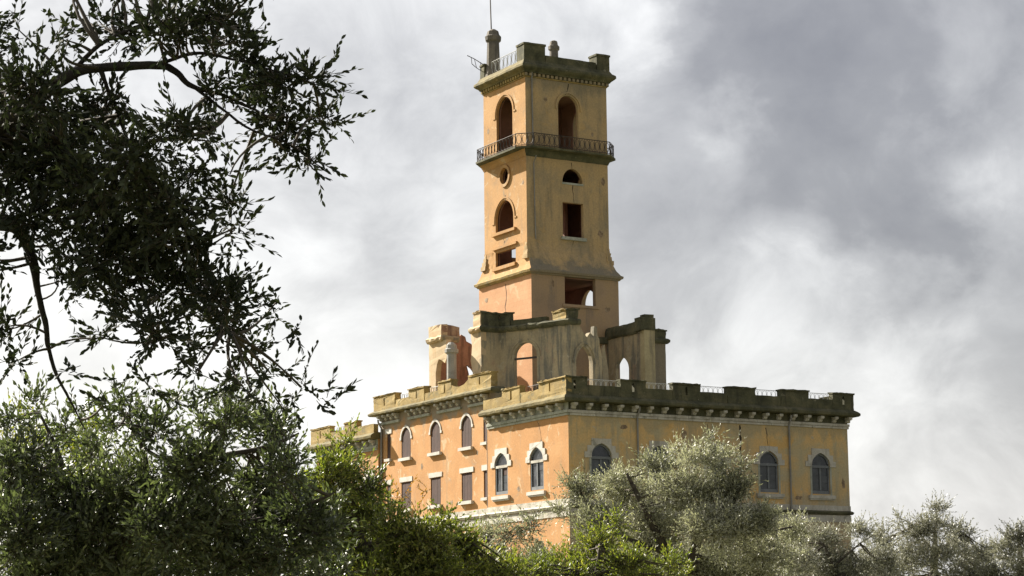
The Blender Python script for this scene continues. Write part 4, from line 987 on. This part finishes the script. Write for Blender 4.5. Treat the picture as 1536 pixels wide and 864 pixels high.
oak_limbs = [
  [(-420, 500, 11.2, .17), (-200, 330, 11.2, .12), (-60, 230, 11.1, .085), (40, 160, 11.0, .06), (105, 112, 11.0, .045), (150, 102, 11.0, .036), (235, 98, 11.0, .03), (262, 108, 11.0, .024), (290, 130, 11.0, .018), (340, 145, 11.0, .012), (400, 175, 11, .007)],
  [(-300, 420, 11.2, .12), (-120, 345, 11.1, .07), (-20, 325, 11.0, .05), (25, 345, 11.0, .042), (48, 385, 11.0, .034), (58, 440, 11.0, .026), (70, 500, 11.0, .018), (78, 545, 11.0, .014), (100, 590, 11, .009), (128, 645, 11, .004)],
  [(150, 102, 11.0, .022), (160, 130, 11.0, .016), (170, 152, 11.1, .012), (200, 230, 11.1, .010), (250, 330, 11, .008), (300, 420, 11, .006), (345, 500, 11, .004)],
  [(40, 160, 11.0, .03), (100, 230, 11.0, .022), (150, 330, 11.0, .016), (210, 420, 11, .011), (232, 510, 11, .006)],
  [(105, 112, 11.0, .02), (160, 60, 11.0, .014), (250, 30, 11, .010), (340, 40, 11, .006)],
  [(235, 98, 11, .016), (300, 80, 11, .012), (372, 95, 11, .008), (470, 125, 11, .004)],
  [(290, 130, 11, .012), (370, 190, 11, .009), (430, 215, 11, .006), (480, 250, 11, .003)],
]
oak_limbs = [[(x, y, d, q*(.72 if x > -100 else 1)) for x, y, d, q in L] for L in oak_limbs]
r, cnt['oak'] = grow('oak_tree', 'dark evergreen oak overhanging the top left, leaves in silhouette', 'tree', ob, oak_limbs, oc, ML['oak'], leaf=(.045, .0185), twig=(.09, .22), per_twig=10, twigs=3, deep=.45, linked=.35, bark='bark_dark', shrink=.3, fill=.34,
     sub=7.8, near=True, seed=11, up=.15, singles=300, trunk=([tuple(ob-np.array([0, 0, .2])), tuple(ob*.5+at(-420, 500, 11.2)*.5+np.array([.1, 0, 0])), tuple(at(-420, 500, 11.2)), tuple(at(-430, 250, 11.3)), tuple(at(-400, 0, 11.4))], [.30, .22, .19, .13, .07]))

# B: big dark olive at the lower left
oc = []
for (x, y, rx, ry, w) in (
    (40,700,60,45,1.0),(110,760,70,55,1.2),(30,800,60,60,1.2),(200,740,70,55,1.2),(290,700,60,45,1.3),(230,650,45,28,.8),(180,630,34,26,.6),(330,640,45,32,.9),(370,625,34,24,.9),(400,650,45,38,1.1),
    (300,780,80,60,1.3),(400,740,60,55,1.3),(450,800,60,60,1.3),(180,830,90,50,1.2),(350,840,90,40,1.2),(60,860,80,40,1.2),(425,705,34,34,1.0),(425,640,24,20,.7),
    (15,640,34,26,.45),(60,610,28,20,.3),(95,650,34,30,.6),(140,680,36,30,.7),(300,620,26,18,.45),(490,785,36,44,1.0),(120,860,120,30,1.2),(260,860,120,30,1.2),(420,860,120,30,1.2),(10,740,50,60,1.1),(250,790,60,50,1.2),(380,790,60,50,1.2),(140,800,60,40,1.1),(175,598,26,24,.35),(255,602,26,22,.35),(325,592,24,22,.35),(55,600,24,20,.25),(215,625,30,22,.5),(115,620,26,20,.35)):
    oc.append((x, y, rx*.92, ry*.92, 13.5+random.Random(x*3+y).uniform(-.8, .8), w))
bb = gpt(60, 13.8)
B_l = [[(60, 900, 13.6, .10), (130, 850, 13.6, .085), (200, 790, 13.5, .065), (250, 740, 13.5, .045), (300, 690, 13.5, .03), (340, 640, 13.5, .014), (360, 600, 13.5, .006)],
       [(250, 740, 13.5, .03), (330, 790, 13.4, .022), (400, 840, 13.4, .014)], [(130, 850, 13.6, .05), (100, 770, 13.6, .03), (90, 690, 13.6, .016), (60, 620, 13.6, .008)],
       [(300, 690, 13.5, .02), (400, 670, 13.5, .014), (450, 650, 13.5, .006)], [(200, 790, 13.5, .03), (220, 700, 13.4, .018), (190, 620, 13.4, .008)], [(330, 790, 13.4, .02), (430, 770, 13.4, .014), (500, 740, 13.4, .006)]]
r, cnt['B'] = grow('olive_tree', 'large dark olive tree filling the lower left corner below the oak', 'tree', bb, B_l, oc, ML['olive_dark'], leaf=(.046, .0165), twig=(.08, .22), per_twig=9, twigs=3, shrink=.2, fill=.34, deep=1.2, linked=.08,
     sub=24.0, near=True, seed=21, up=.45, singles=300, trunk=([tuple(bb-np.array([0, 0, .2])), tuple((bb+at(60, 900, 13.6))/2), tuple(at(60, 900, 13.6))], [.17, .13, .105]))

# C: sunlit pale green shrub behind the dark olive, far left
oc = [(x, y, rx, ry, 17+random.Random(x+y).uniform(-.6, .6), w) for (x, y, rx, ry, w) in ((125,690,32,45,1.3),(150,650,18,24,.9),(40,680,40,35,.9),(90,740,50,40,1.0),(180,700,34,30,.8),(20,760,40,40,.9),(150,780,60,40,.9),(30,620,24,24,.5),(70,830,80,40,.9),(200,840,80,30,.9))]
cb = gpt(110, 17)
r, cnt['C'] = grow('shrub', 'sunlit yellow green shrub showing through behind the dark olive, far left', 'shrub', cb, [[(110, 900, 17, .05), (115, 800, 17, .03), (125, 700, 17, .012)], [(115, 800, 17, .02), (50, 720, 17, .01)]], oc, ML['green'],
     leaf=(.045, .016), twig=(.14, .26), per_twig=11, twigs=3, shrink=.25, fill=.34, sub=22.0, seed=31, up=.5, tone=lambda p: .22, trunk=([tuple(cb), tuple(at(110, 900, 17))], [.07, .05]))

# D: glossy green laurel-like shrub left of centre, in front of the long wall
oc = []
for (x, y, rx, ry, w) in ((512,712,22,22,1.0),(519,668,6,20,.8),(500,720,40,40,1.2),(548,738,28,24,1.1),(540,780,46,36,1.2),(595,802,46,30,1.2),(480,780,50,50,1.2),(540,830,70,40,1.2),(640,820,50,36,1.2),(690,820,36,30,1.1),(620,850,60,30,1.2),(580,765,22,14,.8),(538,712,12,10,.8),(700,855,50,24,1.1),(468,740,26,34,1.0),(670,785,24,14,.7),(500,850,90,30,1.3),(600,862,110,24,1.3),(720,866,90,22,1.3)):
    oc.append((x, y, rx*.92, ry*.92, 22+random.Random(x*5+y).uniform(-.9, .9), w))
db = gpt(560, 22)
r, cnt['D'] = grow('laurel_shrub', 'glossy green leafy shrub in front of the long sunlit wall, left of centre', 'shrub', db, [[(560, 900, 22, .07), (545, 820, 22, .05), (525, 740, 22, .03), (518, 650, 22, .006)], [(545, 820, 22, .03), (610, 800, 22, .02), (690, 800, 22, .006)], [(525, 740, 22, .02), (570, 720, 22, .008)]], oc, ML['green'],
     leaf=(.052, .0185), twig=(.14, .28), per_twig=10, twigs=3, shrink=.35, fill=.34, sub=52, seed=41, up=.55, tone=lambda p: .10, trunk=([tuple(db), tuple(at(560, 900, 22))], [.09, .07]))
# yellowing twig beside it
oc = [(x, y, rx, ry, 24, w) for (x, y, rx, ry, w) in ((610,742,20,10,1.0),(635,736,14,7,1.0),(590,755,16,12,.8),(570,745,10,20,.6))]
eb = gpt(600, 24)
YL = leaf_mat('yellowing_leaf', [(0.0, (0.10, 0.085, 0.015)), (0.5, (0.22, 0.16, 0.03)), (1.0, (0.34, 0.22, 0.06))], .5, .3, (0.3, 0.2, 0.03))
r, cnt['E'] = grow('young_shrub', 'thin shrub with yellowing leaves against the lower windows of the long wall', 'shrub', eb, [[(600, 900, 24, .03), (595, 800, 24, .02), (600, 750, 24, .008)]], oc, YL, leaf=(.05, .017), twig=(.12, .25), per_twig=9, twigs=6, sub=3.0, seed=45, up=.5, trunk=([tuple(eb), tuple(at(600, 900, 24))], [.04, .03]))

# E: low bushes along the bottom edge, centre
def bush(name, label, px, dep, cl, lm, seed, leaf=(.05, .018), sub=3.6, tone=None):
    b = gpt(px, dep); oc = [(x, y, rx, ry, dep+random.Random(x+y*3).uniform(-.05, .05)*dep*.5, w) for (x, y, rx, ry, w) in cl]
    return grow(name, label, 'shrub', b, [[(px, 910, dep, .05), (px+5, 860, dep, .03), (cl[0][0], cl[0][1], dep, .01)]], oc, lm, leaf=leaf, twig=(.16, .32), per_twig=11, twigs=4, sub=sub, seed=seed, up=.55, tone=tone, trunk=([tuple(b), tuple(at(px, 910, dep))], [.07, .05]))
r, cnt['E2'] = bush('silver_shrub', 'grey green shrub below the pale string course, between laurel and big olive', 760, 30, ((730,810,36,26,.9),(770,800,40,28,.7),(800,790,30,20,.5),(750,850,60,30,1.1),(810,845,40,30,.9),(770,866,90,24,1.2)), ML['olive'], 51, (.055, .017), 36.0)
r, cnt['E3'] = bush('bright_shrub', 'bright green low shrub at the bottom edge in front of the big olive', 890, 27, ((900,820,40,30,1.1),(860,850,60,26,1.2),(940,850,50,26,1.1),(790,860,60,20,1.1),(1010,850,30,18,.9),(920,790,18,22,.7),(850,868,90,20,1.2),(960,868,90,20,1.2)), ML['green'], 52, (.05, .018), 36.0, tone=lambda p: .12)

# F: the large silvery olive in front of the shaded facade
def olive(name, label, px, dep, cl, seed, lm, leaf=(.075, .022), sub=5.0, twigs=4, limbs=None, up=.5, per=13):
    b = gpt(px, dep); oc = [(x, y, rx, ry, dep+random.Random(x*11+y).uniform(-1, 1)*1.4, w) for (x, y, rx, ry, w) in cl]
    fork = at(px, 860, dep)
    return grow(name, label, 'tree', b, limbs, oc, lm, leaf=leaf, twig=(.18, .50), per_twig=per, twigs=twigs, sub=sub, seed=seed, up=up, linked=.04, trunk=([tuple(b-np.array([0, 0, .2])), tuple((b+fork)/2+np.array([.15, 0, 0])), tuple(fork)], [.30, .24, .18]))
cl = ((1060,690,50,26,.8),(1070,660,24,10,.5),(1020,680,30,16,.6),(1092,684,22,12,.6),(985,700,44,24,.8),(925,722,44,18,.7),(940,740,60,36,1.1),(1030,740,70,42,1.2),(1098,735,44,38,1.1),(1118,700,12,14,.5),(870,740,34,32,.7),(850,725,16,14,.3),
      (1140,785,36,34,1.1),(1080,790,70,46,1.2),(980,800,70,46,1.2),(900,790,50,40,1.0),(1040,845,90,36,1.2),(1140,835,70,36,1.1),(950,850,60,30,1.0),(840,770,26,22,.4),(1190,800,36,30,.8),(1100,866,100,26,1.2),(930,866,80,26,1.1))
lm5 = [[(1020, 880, 50, .18), (1000, 830, 50, .12), (970, 770, 50, .08), (940, 710, 50, .03)], [(1020, 880, 50, .15), (1050, 800, 50, .10), (1060, 730, 50, .06), (1065, 665, 50, .02)], [(1050, 800, 50, .08), (1095, 760, 50, .05), (1112, 705, 50, .02)], [(1000, 830, 50, .07), (910, 790, 50, .045), (860, 720, 50, .015)], [(1050, 800, 50, .06), (1130, 800, 50, .04), (1190, 790, 50, .015)]]
r, cnt['F'] = olive('olive_tree', 'large silvery olive tree standing in front of the shaded facade', 1020, 50, cl, 61, ML['olive'], limbs=lm5, sub=62)
cl = ((1230,810,46,28,1.0),(1290,800,30,20,.8),(1260,850,60,34,1.2),(1190,845,50,34,1.0),(1325,800,20,16,.6),(1320,845,40,34,1.1),(1270,870,110,22,1.2))
r, cnt['G'] = olive('olive_tree', 'low olive tree below the right corner of the palace', 1260, 58, cl, 62, ML['olive_grey'], limbs=[[(1260, 885, 58, .10), (1250, 850, 58, .06), (1235, 815, 58, .02)], [(1250, 850, 58, .04), (1290, 815, 58, .015)]], sub=64, leaf=(.078, .023))
cl = ((1405,765,26,14,.6),(1400,790,44,24,.9),(1370,800,34,24,.8),(1440,805,34,26,.9),(1400,835,70,36,1.2),(1460,845,36,36,1.0),(1345,850,40,30,1.0),(1350,780,14,10,.4),(1325,815,24,18,1.0),(1480,830,22,20,.9),(1310,850,40,30,1.2),(1460,866,60,22,1.2))
r, cnt['H'] = olive('olive_tree', 'rounded dome-shaped olive tree standing clear against the sky, right', 1400, 62, cl, 63, ML['olive_grey'], limbs=[[(1400, 880, 62, .14), (1402, 830, 62, .09), (1405, 760, 62, .02)], [(1402, 830, 62, .06), (1370, 790, 62, .02)], [(1402, 830, 62, .06), (1445, 800, 62, .02)]], sub=64, leaf=(.078, .023))
cl = ((1525,810,30,24,1.0),(1505,830,30,24,.9),(1540,850,50,34,1.2),(1490,860,30,24,.9),(1560,800,30,24,1.0))
r, cnt['I'] = olive('olive_tree', 'grey olive tree cut off by the right edge', 1530, 60, cl, 64, ML['olive_grey'], limbs=[[(1530, 880, 60, .12), (1530, 830, 60, .07), (1528, 800, 60, .02)]], sub=64, leaf=(.078, .023))
print('LEAVES', cnt, sum(cnt.values()))

scene.render.engine = 'CYCLES'
